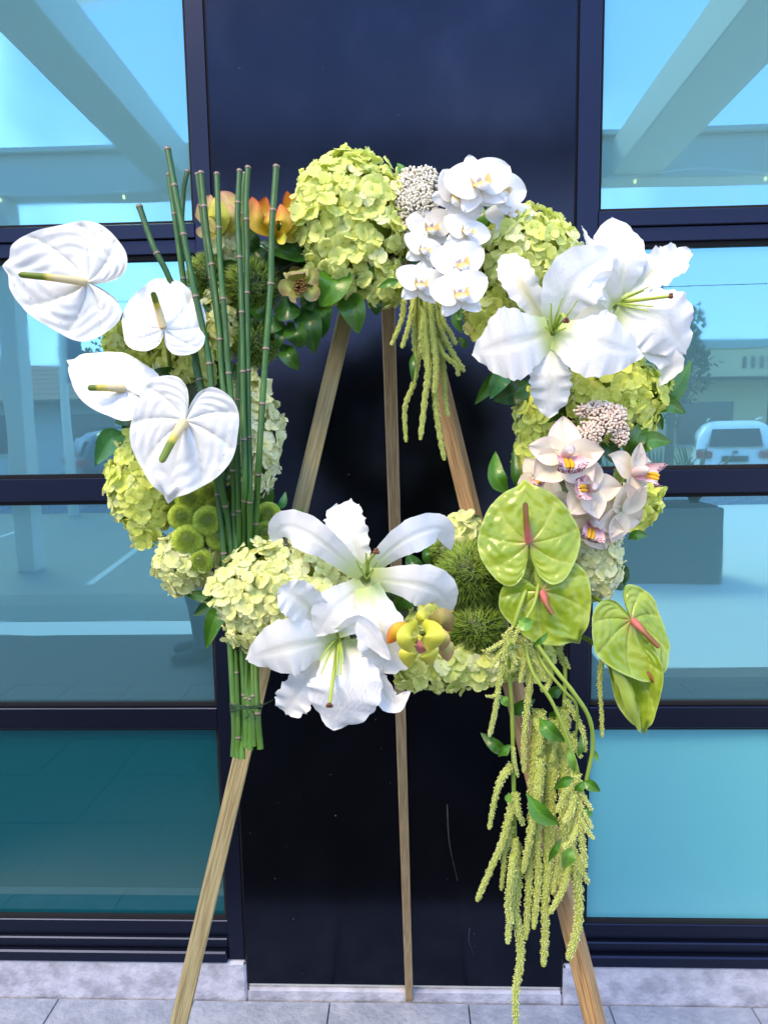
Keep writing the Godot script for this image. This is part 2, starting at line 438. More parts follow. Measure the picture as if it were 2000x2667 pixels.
# base and tip: [x, y, nearness]; wide: how wide for its length; lift: how near the right and left edges come
func anthurium(label: String, base: Array, tip: Array, wide: float, o: Dictionary) -> Node3D:
	var green: bool = o.get("green", false)
	var t := thing("anthurium", label, "anthurium", P(base[0], base[1], base[2]), "green anthuriums" if green else "white anthuriums")
	var b := P(base[0], base[1], base[2])
	var e := P(tip[0], tip[1], tip[2])
	var ln := b.distance_to(e)
	var y := (e - b) / ln
	var x := y.cross(cb.z).normalized()
	x = (x + y.cross(x).normalized() * float(o.get("roll", 0.0))).normalized()
	var z := x.cross(y).normalized()
	if z.dot(cb.z) < 0: z = -z
	var bow: float = o.get("bow", 0.1)
	var bend: float = o.get("bend", 0.0)
	var lobe: float = o.get("lobe", 1.0)
	var fold: float = o.get("fold", 0.0)
	var asym: float = o.get("asym", 0.0)
	var quilt: float = o.get("quilt", 0.026)
	var ph: float = rng.randf() * 6.0
	var rough := FastNoiseLite.new()
	rough.seed = int(base[0]); rough.frequency = 1.0; rough.fractal_octaves = 3
	var m := MB.new()
	var pos := func(a: float, r: float) -> Vector3:
		var th := (a * 2.0 - 1.0) * PI
		var deg := absf(rad_to_deg(th))
		var rr := steps(HEART_A, HEART_R, deg) + 0.10 * exp(-pow(deg / 3.5, 2.0))
		var lx := sin(th) * rr * wide * (1.0 + asym * signf(th))
		var ly := cos(th) * rr * (lobe if cos(th) < 0 else 1.0)
		lx += 0.02 * sin(th * 5.0 + ph) * r
		lx *= r; ly *= r
		# main veins arch from the base to the margin; between them the blade is quilted
		var curve := deg / 180.0 * 8.0 + 0.8 * r
		var edge := smoothstep(0.02, 0.2, r) * (1.0 - 0.8 * smoothstep(0.9, 1.0, r))
		var ridge := pow(absf(sin(curve * PI * 0.5)), 0.42)
		var cross_ := sin(r * 31.0 + deg * 0.13 + 2.0 * sin(deg * 0.07 + ph)) * smoothstep(0.3, 0.7, r)
		var h := -quilt * (1.0 - ridge) * edge * 1.7 + quilt * 0.32 * cross_ * ridge * edge
		h += 0.02 * exp(-deg * deg / 60.0) * -1.0 * r
		h += ((0.003 if green else 0.0) * rough.get_noise_2d(lx * 8.0, ly * 8.0) + (0.045 if green else 0.025) * rough.get_noise_2d(lx * 1.6 + 20.0, ly * 1.6)) * smoothstep(0.1, 0.6, r)
		h += -bow * lx * lx + bend * r * r * maxf(cos(th), 0.0) + fold * absf(lx)
		h += 0.02 * r * r * r * sin(th * 3.0 + ph)
		h += float(o.get("saddle", 0.0)) * lx * ly
		h += -0.10 * smoothstep(0.88, 1.0, r) * smoothstep(14.0, 0.0, deg)
		return b + (x * lx + y * ly + z * h) * ln
	var col := func(a: float, r: float) -> Color:
		var deg := absf((a * 2.0 - 1.0) * 180.0)
		var q := Vector2(sin(deg * 0.0349 * 0.5) * r, cos(deg * 0.0349 * 0.5) * r) * (1.0 if a > 0.5 else -1.0)
		var mark := smoothstep(0.60, 0.68, rough.get_noise_2d(q.x * 22.0 + 7.0, q.y * 22.0)) * smoothstep(0.5, 0.9, r)
		var vein := pow(1.0 - absf(sin((deg / 180.0 * 8.0 + 0.8 * r) * PI * 0.5)), 6.0) * smoothstep(0.0, 0.15, r)
		if green:
			var g := Color(0.34, 0.44, 0.035).lerp(Color(0.24, 0.36, 0.02), 0.5 + 0.5 * sin(r * 5.0 + deg * 0.05 + ph))
			g = g.lerp(Color(0.46, 0.55, 0.10), 0.75 * vein)
			g = g.lerp(Color(0.42, 0.17, 0.10), 0.6 * (1.0 - smoothstep(0.0, 0.30, r)))
			g = g.lerp(Color(0.20, 0.33, 0.02), clampf(0.7 * rough.get_noise_2d(q.x * 5.0, q.y * 5.0 + 3.0), -0.4, 0.6) if rough.get_noise_2d(q.x * 5.0, q.y * 5.0 + 3.0) > 0.0 else 0.0)
			return g.lerp(Color(0.42, 0.54, 0.12), smoothstep(0.95, 1.0, r)).lerp(Color(0.22, 0.16, 0.04), 0.5 * mark)
		var w := Color(0.83, 0.83, 0.80).lerp(Color(0.68, 0.70, 0.58), 0.6 * vein)
		w = w.lerp(Color(0.72, 0.66, 0.40), 0.6 * (1.0 - smoothstep(0.0, 0.16, r)))
		w = w.lerp(Color(0.36, 0.24, 0.12), 0.55 * mark)
		return w.lerp(Color(0.70, 0.66, 0.38), 0.8 * smoothstep(0.97, 1.0, r) * smoothstep(8.0, 0.0, deg))
	m.grid(152, 40, pos, col)
	part(t, "spathe", m, M.green_spathe if green else M.spathe)
	# the spadix
	var s: Array = o.spadix
	m = MB.new()
	var q := [b + z * 0.002, P(s[0], s[1], base[2] + s[2]), P(s[3], s[4], base[2] + s[5])]
	var l := spline(q, 40)
	var r0: float = s[6] * S(base[1])
	var r := PackedFloat32Array()
	for i in 41:
		var k := i / 40.0
		r.append(r0 * (0.72 if i == 0 else 1.0) * lerpf(1.0, 0.66, k) * sqrt(maxf(1.0 - pow(maxf(k - 0.93, 0.0) / 0.07, 2.0), 0.02)))
	var sc := func(k: float) -> Color:
		if green:
			return Color(0.50, 0.13, 0.11).lerp(Color(0.19, 0.085, 0.02), smoothstep(0.2, 0.62, k))
		return Color(0.72, 0.58, 0.30).lerp(Color(0.62, 0.50, 0.07), smoothstep(0.42, 0.62, k)).lerp(Color(0.14, 0.20, 0.012), smoothstep(float(o.get("g0", 0.6)), float(o.get("g0", 0.6)) + 0.1, k))
	m.tube(l, r, 16, sc, true, 0.045)
	part(t, "spadix", m, M.spadix)
	if o.has("stem"):
		m = MB.new()
		var w := []
		for p in o.stem: w.append(P(p[0], p[1], p[2]))
		l = spline(w, 14)
		r = PackedFloat32Array(); r.resize(15); r.fill(float(o.get("thick", 5.5)) * S(base[1]))
		m.tube(l, r, 10, func(_t): return Color(0.16, 0.24, 0.02))
		part(t, "stem", m, M.leaf)
	return t

# ------------------------------------------------------------------ hydrangeas
var florets := {}

func floret_mesh(tone: Array, k: int) -> ArrayMesh:
	# four broad overlapping sepals round a small button, about one unit across its half width
	var m := MB.new()
	var g := RandomNumberGenerator.new()
	g.seed = 900 + k * 17
	for q in 4:
		var a := TAU * q / 4.0 + g.randf_range(-0.12, 0.12)
		var lift := g.randf_range(-0.05, 0.55)
		var bend := g.randf_range(-0.6, 0.12)
		var cupd := g.randf_range(-0.22, 0.24)
		var ln := g.randf_range(0.85, 1.08)
		var wd := g.randf_range(0.52, 0.64)
		var ph := g.randf() * TAU
		var tint: float = g.randf()
		var dir := Vector3(cos(a), sin(a), 0)
		var sd := Vector3(-sin(a), cos(a), 0)
		var c0: Color = tone[0]
		var c1: Color = tone[1]
		m.grid(7, 8, func(u, v):
			var s: float = 1.0 - u * 2.0
			var w: float = wd * (sqrt(maxf(1.0 - pow((v - 0.55) / 0.45, 2.0), 0.012)) if v > 0.55 else lerpf(0.22, 1.0, sin(v / 0.55 * PI / 2)))
			var z: float = 0.03 * q + lift * v + bend * v * v + 0.09 * sin(v * 4.0 + s * 2.5 + ph) * v + cupd * s * s * v + 0.06 * sin(s * 5.0 + ph) * v * v
			return dir * (ln * v) + sd * (s * w) + Vector3(0, 0, z),
			func(u, v):
				var s: float = 1.0 - u * 2.0
				var c := c0.lerp(c1, clampf(0.25 + 0.6 * v + 0.3 * (tint - 0.5), 0, 1))
				return c.lerp(c0.darkened(0.1), 0.35 * exp(-pow(s / 0.12, 2.0)) * (1.0 - v)))
	m.blob(Vector3(0, 0, 0.06), Vector3(0.09, 0.09, 0.07), Basis(), Color(0.40, 0.50, 0.10), true)
	return m.mesh(M.sepal)

const TONES := {
	"lime": [Color(0.66, 0.75, 0.12), Color(0.90, 0.94, 0.36)],
	"yellow": [Color(0.63, 0.71, 0.07), Color(0.88, 0.92, 0.25)],
	"pale": [Color(0.72, 0.76, 0.20), Color(0.90, 0.91, 0.47)],
	"cream": [Color(0.74, 0.78, 0.28), Color(0.90, 0.91, 0.60)],
}

func hydrangea(label: String, x: float, y: float, d: float, rx: float, ry: float, tone: String, o := {}) -> void:
	d += 0.012
	var t := thing("hydrangea", label, "hydrangea", P(x, y, d), "hydrangea heads in the wreath")
	if not florets.has(tone):
		florets[tone] = []
		for k in 7: florets[tone].append(floret_mesh(TONES[tone], k))
		for k in 2: florets[tone].append(floret_mesh([TONES[tone][1], TONES[tone][1].lerp(Color(0.8, 0.82, 0.62), 0.6)], k + 20))
	var s := S(y)
	var a := Vector3(rx * s, ry * s, float(o.get("rz", (rx + ry) * 0.36)) * s) * 1.07
	var fr: float = o.get("size", 23.0) * 0.88 * s
	var core := MB.new()
	core.grid(16, 10, func(u, v):
		var e := Vector3(sin(PI * v) * cos(TAU * u), cos(PI * v), sin(PI * v) * sin(TAU * u))
		return cb * (e * a * 0.74), func(_u, _v): return Color(0.22, 0.29, 0.035))
	put(t, "flower_core", core.mesh(M.leaf))
	var step := fr * 1.12
	var n := int(TAU * (a.x * a.y + a.z * (a.x + a.y)) / 3.0 * 1.5 / (step * step))
	for i in n:
		var cz := 1.0 - 1.42 * (i + 0.5) / n
		var th := 2.39996 * i + rng.randf_range(-0.25, 0.25)
		var e := Vector3(sqrt(maxf(1 - cz * cz, 0)) * cos(th), sqrt(maxf(1 - cz * cz, 0)) * sin(th), cz)
		var lump := 1.0 + 0.06 * sin(e.x * 5.0 + x) + 0.06 * sin(e.y * 6.0 + y) + rng.randf_range(-0.13, 0.07)
		var p := cb * (e * (a - Vector3.ONE * fr * 0.25) * lump)
		var nn := cb * (e / a).normalized() + Vector3(rng.randf_range(-0.5, 0.5), rng.randf_range(-0.4, 0.6), rng.randf_range(-0.2, 0.42))
		var lst: Array = florets[tone]
		var pick: int = rng.randi() % (lst.size() if rng.randf() < 0.7 else 7)
		put(t, "floret", lst[pick], frame_to(p, nn, rng.randf() * TAU, fr * rng.randf_range(0.86, 1.12)))

# ------------------------------------------------------------------ fuzzy green dianthus
func dianthus(label: String, x: float, y: float, d: float, r: float, flat := 0.85) -> void:
	var t := thing("green_dianthus", label, "dianthus", P(x, y, d), "fuzzy green dianthus balls")
	var s := S(y)
	var a := Vector3(r, r, r * flat) * s
	var m := MB.new()
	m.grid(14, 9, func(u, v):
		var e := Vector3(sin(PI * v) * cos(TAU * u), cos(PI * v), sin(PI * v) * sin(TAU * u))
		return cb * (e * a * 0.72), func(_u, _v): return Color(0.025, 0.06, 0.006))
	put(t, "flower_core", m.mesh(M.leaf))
	m = MB.new()
	var n := int(2600.0 * pow(r / 60.0, 2.0))
	for i in n:
		var cz := 1.0 - 1.5 * (i + 0.5) / n
		var th := 2.39996 * i
		var e := Vector3(sqrt(maxf(1 - cz * cz, 0)) * cos(th), sqrt(maxf(1 - cz * cz, 0)) * sin(th), cz)
		# little tufts: bristles fan from nearby tuft centres
		var j := Vector3(rng.randfn(0, 0.30), rng.randfn(0, 0.30), rng.randfn(0, 0.30))
		var tuft := Vector3(sin(e.x * 17.0 + e.y * 5.0), sin(e.y * 16.0 + e.z * 7.0), sin(e.z * 18.0)) * 0.22
		var dir := (e + j + tuft).normalized()
		var lump := 1.0 + 0.07 * sin(e.x * 7.0 + x) * sin(e.y * 6.0 + y)
		var p0 := cb * (e * a * 0.70 * lump)
		var ln := a.x * rng.randf_range(0.28, 0.42)
		var dd := cb * dir
		var sd := dd.cross(Vector3(rng.randf() - 0.5, rng.randf() - 0.5, rng.randf() - 0.5)).normalized()
		var bend := sd.cross(dd) * ln * rng.randf_range(-0.25, 0.25)
		var w := rng.randf_range(0.00028, 0.00045)
		var p1 := p0 + dd * ln * 0.55
		var p2 := p0 + dd * ln + bend
		var k := rng.randf()
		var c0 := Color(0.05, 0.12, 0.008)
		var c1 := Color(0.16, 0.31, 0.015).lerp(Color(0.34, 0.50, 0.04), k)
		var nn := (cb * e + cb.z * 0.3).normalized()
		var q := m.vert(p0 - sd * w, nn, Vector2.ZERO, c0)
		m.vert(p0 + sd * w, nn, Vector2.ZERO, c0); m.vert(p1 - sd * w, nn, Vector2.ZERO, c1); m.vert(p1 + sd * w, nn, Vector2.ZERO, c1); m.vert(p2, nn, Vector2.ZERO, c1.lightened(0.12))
		var up := dd.cross(sd).dot(nn) < 0
		m.ix.append_array(PackedInt32Array([q, q + 1, q + 2, q + 1, q + 3, q + 2, q + 2, q + 3, q + 4] if not up else [q, q + 2, q + 1, q + 1, q + 2, q + 3, q + 2, q + 4, q + 3]))
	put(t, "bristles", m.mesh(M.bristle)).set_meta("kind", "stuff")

# ------------------------------------------------------------------ green button chrysanthemums
var mums := []

func mum_mesh(k: int) -> ArrayMesh:
	var m := MB.new()
	var g := RandomNumberGenerator.new()
	g.seed = 70 + k
	var n := 760
	for i in n:
		var cz := 1.0 - 1.45 * (i + 0.5) / n
		var th := 2.39996 * i
		var rr := sqrt(maxf(1 - cz * cz, 0))
		var e := Vector3(rr * cos(th), rr * sin(th), cz)
		var inner := smoothstep(0.35, 1.0, cz)
		var fl := Vector3(cos(th), sin(th), 0.0)
		var dir := (e + Vector3(0, 0, 0.25) + fl * 0.35 * (1.0 - inner)).normalized()
		var sd := dir.cross(Vector3(-sin(th), cos(th), 0)).normalized()
		var b := Basis(sd.cross(dir), sd, dir)
		var w := lerpf(0.066, 0.044, inner) * g.randf_range(0.85, 1.1)
		var ln := lerpf(0.20, 0.09, inner) * g.randf_range(0.85, 1.15)
		var c1 := Color(0.30, 0.50, 0.012).lerp(Color(0.72, 0.88, 0.06), g.randf())
		var q := m.v.size()
		m.blob(e * (0.86 - 0.05 * inner), Vector3(w, w * 0.7, ln), b, c1)
		for c in 6: m.c[q + c] = c1.lightened(0.08) if c == 4 else (Color(0.03, 0.09, 0.004) if c == 5 else c1.darkened(0.25))
	return m.mesh(M.bristle)

func mum(label: String, x: float, y: float, d: float, r: float, nx := 0.0, ny := 0.2) -> void:
	var t := thing("button_chrysanthemum", label, "chrysanthemum", P(x, y, d), "green button chrysanthemums")
	if mums.is_empty():
		for k in 3: mums.append(mum_mesh(k))
	var f := frame_to(Vector3.ZERO, cb * Vector3(nx, ny, 1), rng.randf() * TAU, r * S(y))
	put(t, "petals", mums[rng.randi() % 3], f).set_meta("kind", "stuff")
	var m := MB.new()
	m.grid(12, 8, func(u, v): return Vector3(sin(PI * v) * cos(TAU * u), cos(PI * v), sin(PI * v) * sin(TAU * u)) * 0.74, func(_u, _v): return Color(0.03, 0.08, 0.004))
	put(t, "flower_head", m.mesh(M.leaf), f)

# ------------------------------------------------------------------ rice flower: domes of tiny buds
func rice_flower(label: String, x: float, y: float, d: float, domes: Array, ca: Color, cc: Color, r: float) -> void:
	var t := thing("rice_flower", label, "rice flower", P(x, y, d))
	var m := MB.new()
	var st := MB.new()
	for q in domes:     # [x, y, nearness, half width px, half height px]
		var s := S(q[1])
		var o := P(q[0], q[1], q[2])
		st.blob(o - cb.z * 0.012, Vector3(q[3], q[4], (q[3] + q[4]) * 0.2) * s * 0.9, cb, ca.darkened(0.55), true)
		var n := int(1.05 * q[3] * q[4] * s * s * 3.2 / (r * r * 2.2))
		for i in n:
			var k := sqrt((i + 0.5) / n)
			var th := 2.39996 * i + rng.randf_range(-0.3, 0.3)
			var e := Vector3(cos(th) * k, sin(th) * k, 0)
			var h = (0.5 * sqrt(maxf(1.0 - k * k * 0.96, 0.0)) + rng.randf_range(-0.06, 0.06)) * (q[3] + q[4]) * 0.5 * s
			var p := o + cb * Vector3(e.x * q[3] * s, e.y * q[4] * s, h - 0.012)
			var dir := cb * Vector3(e.x * 0.9 + rng.randf_range(-0.3, 0.3), e.y * 0.9 + rng.randf_range(-0.3, 0.3), 1).normalized()
			var b := frame_to(Vector3.ZERO, dir, 0, 1).basis * Basis(Vector3.RIGHT, PI / 2)
			var c := ca.lerp(cc, rng.randf())
			var rr := r * rng.randf_range(0.8, 1.15)
			m.blob(p, Vector3(rr, rr * 1.3, rr), b, c, true)
			if i % 3 == 0:
				st.tube(PackedVector3Array([o - cb.z * 0.03, p]), PackedFloat32Array([0.0006, 0.0005]), 4, func(_t): return Color(0.14, 0.18, 0.05), false)
	part(t, "buds", m, M.bead).set_meta("kind", "stuff")
	part(t, "stalks", st, M.leaf).set_meta("kind", "stuff")

# ------------------------------------------------------------------ orchids (built facing +Z, one unit from centre to petal tip)
func tepal(m: MB, ang: float, ln: float, wd: float, o: Dictionary) -> void:
	var dir := Vector3(cos(ang), sin(ang), 0)
	var sd := Vector3(sin(ang), -cos(ang), 0)
	var back: float = o.get("back", 0.0)
	var cup: float = o.get("cup", 0.2)
	var p1: float = o.get("p1", 0.75)
	var p2: float = o.get("p2", 0.6)
	var z0: float = o.get("z", 0.0)
	var ph: float = o.get("ph", 0.0)
	var rib: float = o.get("rib", 0.02)
	var cf: Callable = o.col
	m.grid(12, 16, func(u, v):
		var s: float = u * 2.0 - 1.0
		var w: float = wd * maxf(pow(sin(PI * clampf(0.09 + 0.91 * pow(v, p1), 0.0, 1.0)), p2), 0.02)
		var z: float = z0 + back * v * v + cup * s * s * w - rib * exp(-pow(s / 0.12, 2.0)) * v + 0.035 * sin(v * 5.0 + s * 3.0 + ph) * v
		return dir * (ln * v) + sd * (s * w) + Vector3(0, 0, z),
		func(u, v): return cf.call(u * 2.0 - 1.0, v))

func spotted(kind: int) -> ImageTexture:
	# the pattern on an orchid's lip: 0 moth orchid (yellow, rust bars), 1 boat orchid (plum spots round a pink rim)
	var im := Image.create(128, 128, false, Image.FORMAT_RGBA8)
	var g := RandomNumberGenerator.new()
	g.seed = 400 + kind
	var n := FastNoiseLite.new()
	n.seed = 9; n.frequency = 0.03
	for y in 128:
		for x in 128:
			var u := x / 127.0 * 2.0 - 1.0
			var v := y / 127.0
			var c := Color(0.80, 0.80, 0.79)
			if kind == 0:
				c = c.lerp(Color(0.72, 0.50, 0.10), clampf(1.25 - absf(v - 0.45) * 3.4 + n.get_noise_2d(x, y) * 0.6, 0, 0.9))
				if v < 0.34 and absf(sin(v * 60.0 + absf(u) * 2.0)) > 0.86 and absf(u) < 0.7: c = Color(0.30, 0.07, 0.05)
			else:
				c = Color(0.76, 0.52, 0.56).lerp(Color(0.82, 0.70, 0.70), smoothstep(0.3, 0.8, v))
				c = c.lerp(Color(0.62, 0.20, 0.24), 0.5 * (1.0 - smoothstep(0.0, 0.35, v)))
				if absf(u) < 0.04 and v > 0.35 and v < 0.97: c = Color(0.34, 0.03, 0.06)
			im.set_pixel(x, y, c.linear_to_srgb())
	if kind == 1:
		for i in 330:
			var a := g.randf_range(-1, 1)
			var v := g.randf_range(0.42, 1.0)
			if absf(a) < 0.5 and v < 0.8: continue
			var r := g.randf_range(1.2, 3.4)
			var cx := (a * 0.5 + 0.5) * 127
			for yy in range(int(v * 127 - r), int(v * 127 + r) + 1):
				for xx in range(int(cx - r), int(cx + r) + 1):
					if Vector2(xx - cx, yy - v * 127).length() < r and xx in range(128) and yy in range(128):
						im.set_pixel(xx, yy, Color(0.20, 0.012, 0.06).linear_to_srgb())
	return ImageTexture.create_from_image(im)

var moth := {}
var boat := {}

func make_orchids() -> void:
	for k in 2:
		var m := mat(["moth_lip", "boat_lip"][k], 1, 1, 1, 0.5)
		m.albedo_texture = spotted(k)
		m.backlight_enabled = true; m.backlight = Color(0.25, 0.25, 0.25).linear_to_srgb()
	var white := func(s: float, t: float) -> Color: return Color(0.88, 0.88, 0.88).lerp(Color(0.70, 0.74, 0.55), 0.5 * (1.0 - smoothstep(0.0, 0.18, t)) + 0.1 * exp(-pow(s / 0.08, 2.0)) * (1.0 - t))
	var m := MB.new()
	tepal(m, PI / 2, 0.98, 0.36, {"col": white, "back": -0.10, "cup": -0.25, "z": -0.03, "p1": 0.8})
	moth.dorsal_sepal = m.mesh(M.orchid)
	for s in [0, 1]:
		m = MB.new()
		tepal(m, deg_to_rad(228.0 if s else 312.0), 0.98, 0.34, {"col": white, "back": -0.05, "cup": -0.2, "z": -0.04, "ph": s * 2.0})
		moth["lateral_sepal%d" % s] = m.mesh(M.orchid)
		m = MB.new()
		tepal(m, deg_to_rad(163.0 if s else 17.0), 1.08, 0.60, {"col": white, "back": 0.04, "cup": 0.12, "z": 0.02, "p1": 0.70, "p2": 0.55, "ph": s * 3.0 + 1.0})
		moth["petal%d" % s] = m.mesh(M.orchid)
	m = MB.new()   # middle lobe of the lip
	m.grid(12, 14, func(u, v):
		var s: float = u * 2.0 - 1.0
		var w: float = 0.26 * pow(sin(PI * (0.2 + 0.76 * v)), 0.7)
		return Vector3(s * w, -0.02 - 0.50 * v, 0.10 + 0.42 * sin(v * 2.2) - 0.9 * s * s * w * 0.6))
	moth.lip = m.mesh(M.moth_lip)
	for s in [-1.0, 1.0]:
		m = MB.new()   # side lobes stand up like wings
		m.grid(8, 8, func(u, v):
			var a: float = u * 2.0 - 1.0
			return Vector3(s * (0.10 + 0.20 * v + 0.04 * sin(v * 3.0)), -0.10 - 0.02 * v + a * 0.17 * sin(PI * (0.15 + 0.8 * v)), 0.12 + 0.34 * v))
		moth["side_lobe%d" % int(s)] = m.mesh(M.moth_lip)
	m = MB.new()
	m.blob(Vector3(0, 0.03, 0.14), Vector3(0.09, 0.09, 0.16), Basis(), Color(0.80, 0.79, 0.80), true)
	moth.column = m.mesh(M.orchid)
	# boat orchids
	var pink := func(s: float, t: float) -> Color:
		var c := Color(0.84, 0.76, 0.60).lerp(Color(0.80, 0.54, 0.60), 0.75 * smoothstep(0.55, 1.0, absf(s)) * smoothstep(0.3, 0.9, t))
		c = c.lerp(Color(0.68, 0.52, 0.42), 0.35 * exp(-pow(s / 0.22, 2.0)))
		return c.lerp(Color(0.66, 0.68, 0.44), 0.5 * (1.0 - smoothstep(0.0, 0.25, t)))
	var angs := [90.0, 10.0, 170.0, 318.0, 222.0]
	for i in 5:
		m = MB.new()
		tepal(m, deg_to_rad(angs[i]), [1.12, 1.0, 1.0, 1.02, 1.02][i], [0.45, 0.40, 0.40, 0.48, 0.48][i], {"col": pink, "back": [-0.08, 0.12, 0.12, 0.08, 0.08][i], "cup": [0.2, 0.25, 0.25, 0.35, 0.35][i], "p1": 0.92, "p2": 0.86, "z": [-0.03, 0.02, 0.02, -0.05, -0.05][i], "ph": i * 1.3, "rib": 0.04})
		boat[["dorsal_sepal", "petal0", "petal1", "lateral_sepal0", "lateral_sepal1"][i]] = m.mesh(M.orchid)
	m = MB.new()   # trough-shaped lip with an out-turned frilled end
	m.grid(16, 18, func(u, v):
		var s: float = u * 2.0 - 1.0
		var w: float = 0.30 + 0.05 * sin(v * 5.0)
		if v > 0.8: w *= sqrt(maxf(1.0 - pow((v - 0.8) / 0.2, 2.0), 0.03))
		var up: float = 0.30 * s * s * (1.0 - smoothstep(0.45, 0.9, v))
		return Vector3(s * w * (1.0 - 0.25 * absf(s) * (1.0 - v)), -0.02 - 0.55 * v + 0.15 * v * v, 0.02 + 0.42 * sin(v * 2.3) + up + 0.03 * sin(s * 9.0) * v))
	boat.lip = m.mesh(M.boat_lip)
	m = MB.new()
	for s in [-1.0, 1.0]:
		m.tube(PackedVector3Array([Vector3(s * 0.045, -0.13, 0.27), Vector3(s * 0.05, -0.26, 0.44), Vector3(s * 0.04, -0.33, 0.49)]), PackedFloat32Array([0.04, 0.055, 0.03]), 8, func(_t): return Color(0.74, 0.40, 0.015))
	boat.crest = m.mesh(M.filament)
	m = MB.new()
	m.tube(PackedVector3Array([Vector3(0, 0.0, 0.0), Vector3(0, 0.06, 0.2), Vector3(0, 0.05, 0.36), Vector3(0, 0.02, 0.43)]), PackedFloat32Array([0.1, 0.11, 0.12, 0.06]), 12, func(t): return Color(0.72, 0.50, 0.48).lerp(Color(0.80, 0.74, 0.70), t))
	boat.column = m.mesh(M.orchid)

func orchid(kind: Dictionary, called: String, label: String, x: float, y: float, d: float, r: float, nx: float, ny: float, roll: float, leave := []) -> void:
	var t := thing(called, label, "orchid", P(x, y, d), "white moth orchids" if kind == moth else "pale pink boat orchids")
	var f := frame_to(Vector3.ZERO, cb * Vector3(nx, ny, 1), deg_to_rad(roll), r * S(y))
	for k in kind:
		if not k in leave:
			var g := f * Transform3D(Basis.from_euler(Vector3(rng.randf_range(-0.09, 0.09), rng.randf_range(-0.09, 0.09), rng.randf_range(-0.05, 0.05))), Vector3.ZERO) if not k in ["lip", "column", "crest"] else (f.scaled_local(Vector3.ONE * 1.3) if kind == boat else f)
			put(t, (k as String).rstrip("01-"), kind[k], g)
	var m := MB.new()
	m.tube(spline([Vector3.ZERO, cb * Vector3(0.002, -0.004, -0.02), cb * Vector3(0.004, -0.012, -0.045)], 6), PackedFloat32Array([0.002, 0.002, 0.002, 0.002, 0.002, 0.002, 0.002]), 6, func(_t): return Color(0.2, 0.28, 0.06))
	put(t, "stalk", m.mesh(M.leaf))

# ------------------------------------------------------------------ conebush blooms: a cup of coloured bracts
func conebush(label: String, base: Array, bracts: Array, o := {}) -> void:
	var t := thing("conebush_flower", label, "protea flower", P(base[0], base[1], base[2]), "yellow and orange conebush flowers")
	for q in bracts:     # [tip x, tip y, tip nearness, middle bulge x, y, nearness, half width, colour number, twist]
		var m := MB.new()
		var c: Array = [[Color(0.70, 0.48, 0.02), Color(0.66, 0.07, 0.025)], [Color(0.52, 0.48, 0.12), Color(0.50, 0.22, 0.16)], [Color(0.62, 0.62, 0.06), Color(0.60, 0.54, 0.08)], [Color(0.44, 0.13, 0.13), Color(0.55, 0.22, 0.14)], [Color(0.30, 0.26, 0.06), Color(0.30, 0.13, 0.07)], [Color(0.36, 0.42, 0.09), Color(0.46, 0.28, 0.16)]][q[7]]
		strip(m, [q[9] if q.size() > 9 else base, [q[3], q[4], q[5]], [q[0], q[1], q[2]]], q[6], {"nu": 10, "nv": 16, "peak": 0.55, "base": 0.35, "e1": 2.0, "e2": 0.8, "cup": -0.35 if q[5] > 0.03 + base[2] else 0.3, "rib": 0.0, "ruf": 0.02, "tw0": q[8] if q.size() > 8 else 0.0,
			"col": func(s, v): return (c[0] as Color).lerp(c[1], clampf(smoothstep(0.45, 1.0, v) * 0.75 + 0.35 * smoothstep(0.6, 1.0, absf(s)), 0, 1))})
		part(t, "bract", m, M.bract)
	if o.has("stamens"):
		var m := MB.new()
		for i in 90:
			var a := rng.randf() * TAU
			var k := sqrt(rng.randf()) * 17.0
			var e := P(base[0] + cos(a) * k + o.stamens[0], base[1] + sin(a) * k + o.stamens[1], base[2] + 0.028 + rng.randf_range(-0.003, 0.004))
			m.tube(PackedVector3Array([P(base[0] + cos(a) * k * 0.5, base[1] + sin(a) * k * 0.5, base[2]), e]), PackedFloat32Array([0.0005, 0.0004]), 4, func(_t): return Color(0.25, 0.10, 0.04), false)
			m.blob(e, Vector3.ONE * 0.0010, Basis(), Color(0.55, 0.36, 0.10).lerp(Color(0.16, 0.05, 0.02), rng.randf()))
		part(t, "stamens", m, M.filament).set_meta("kind", "stuff")

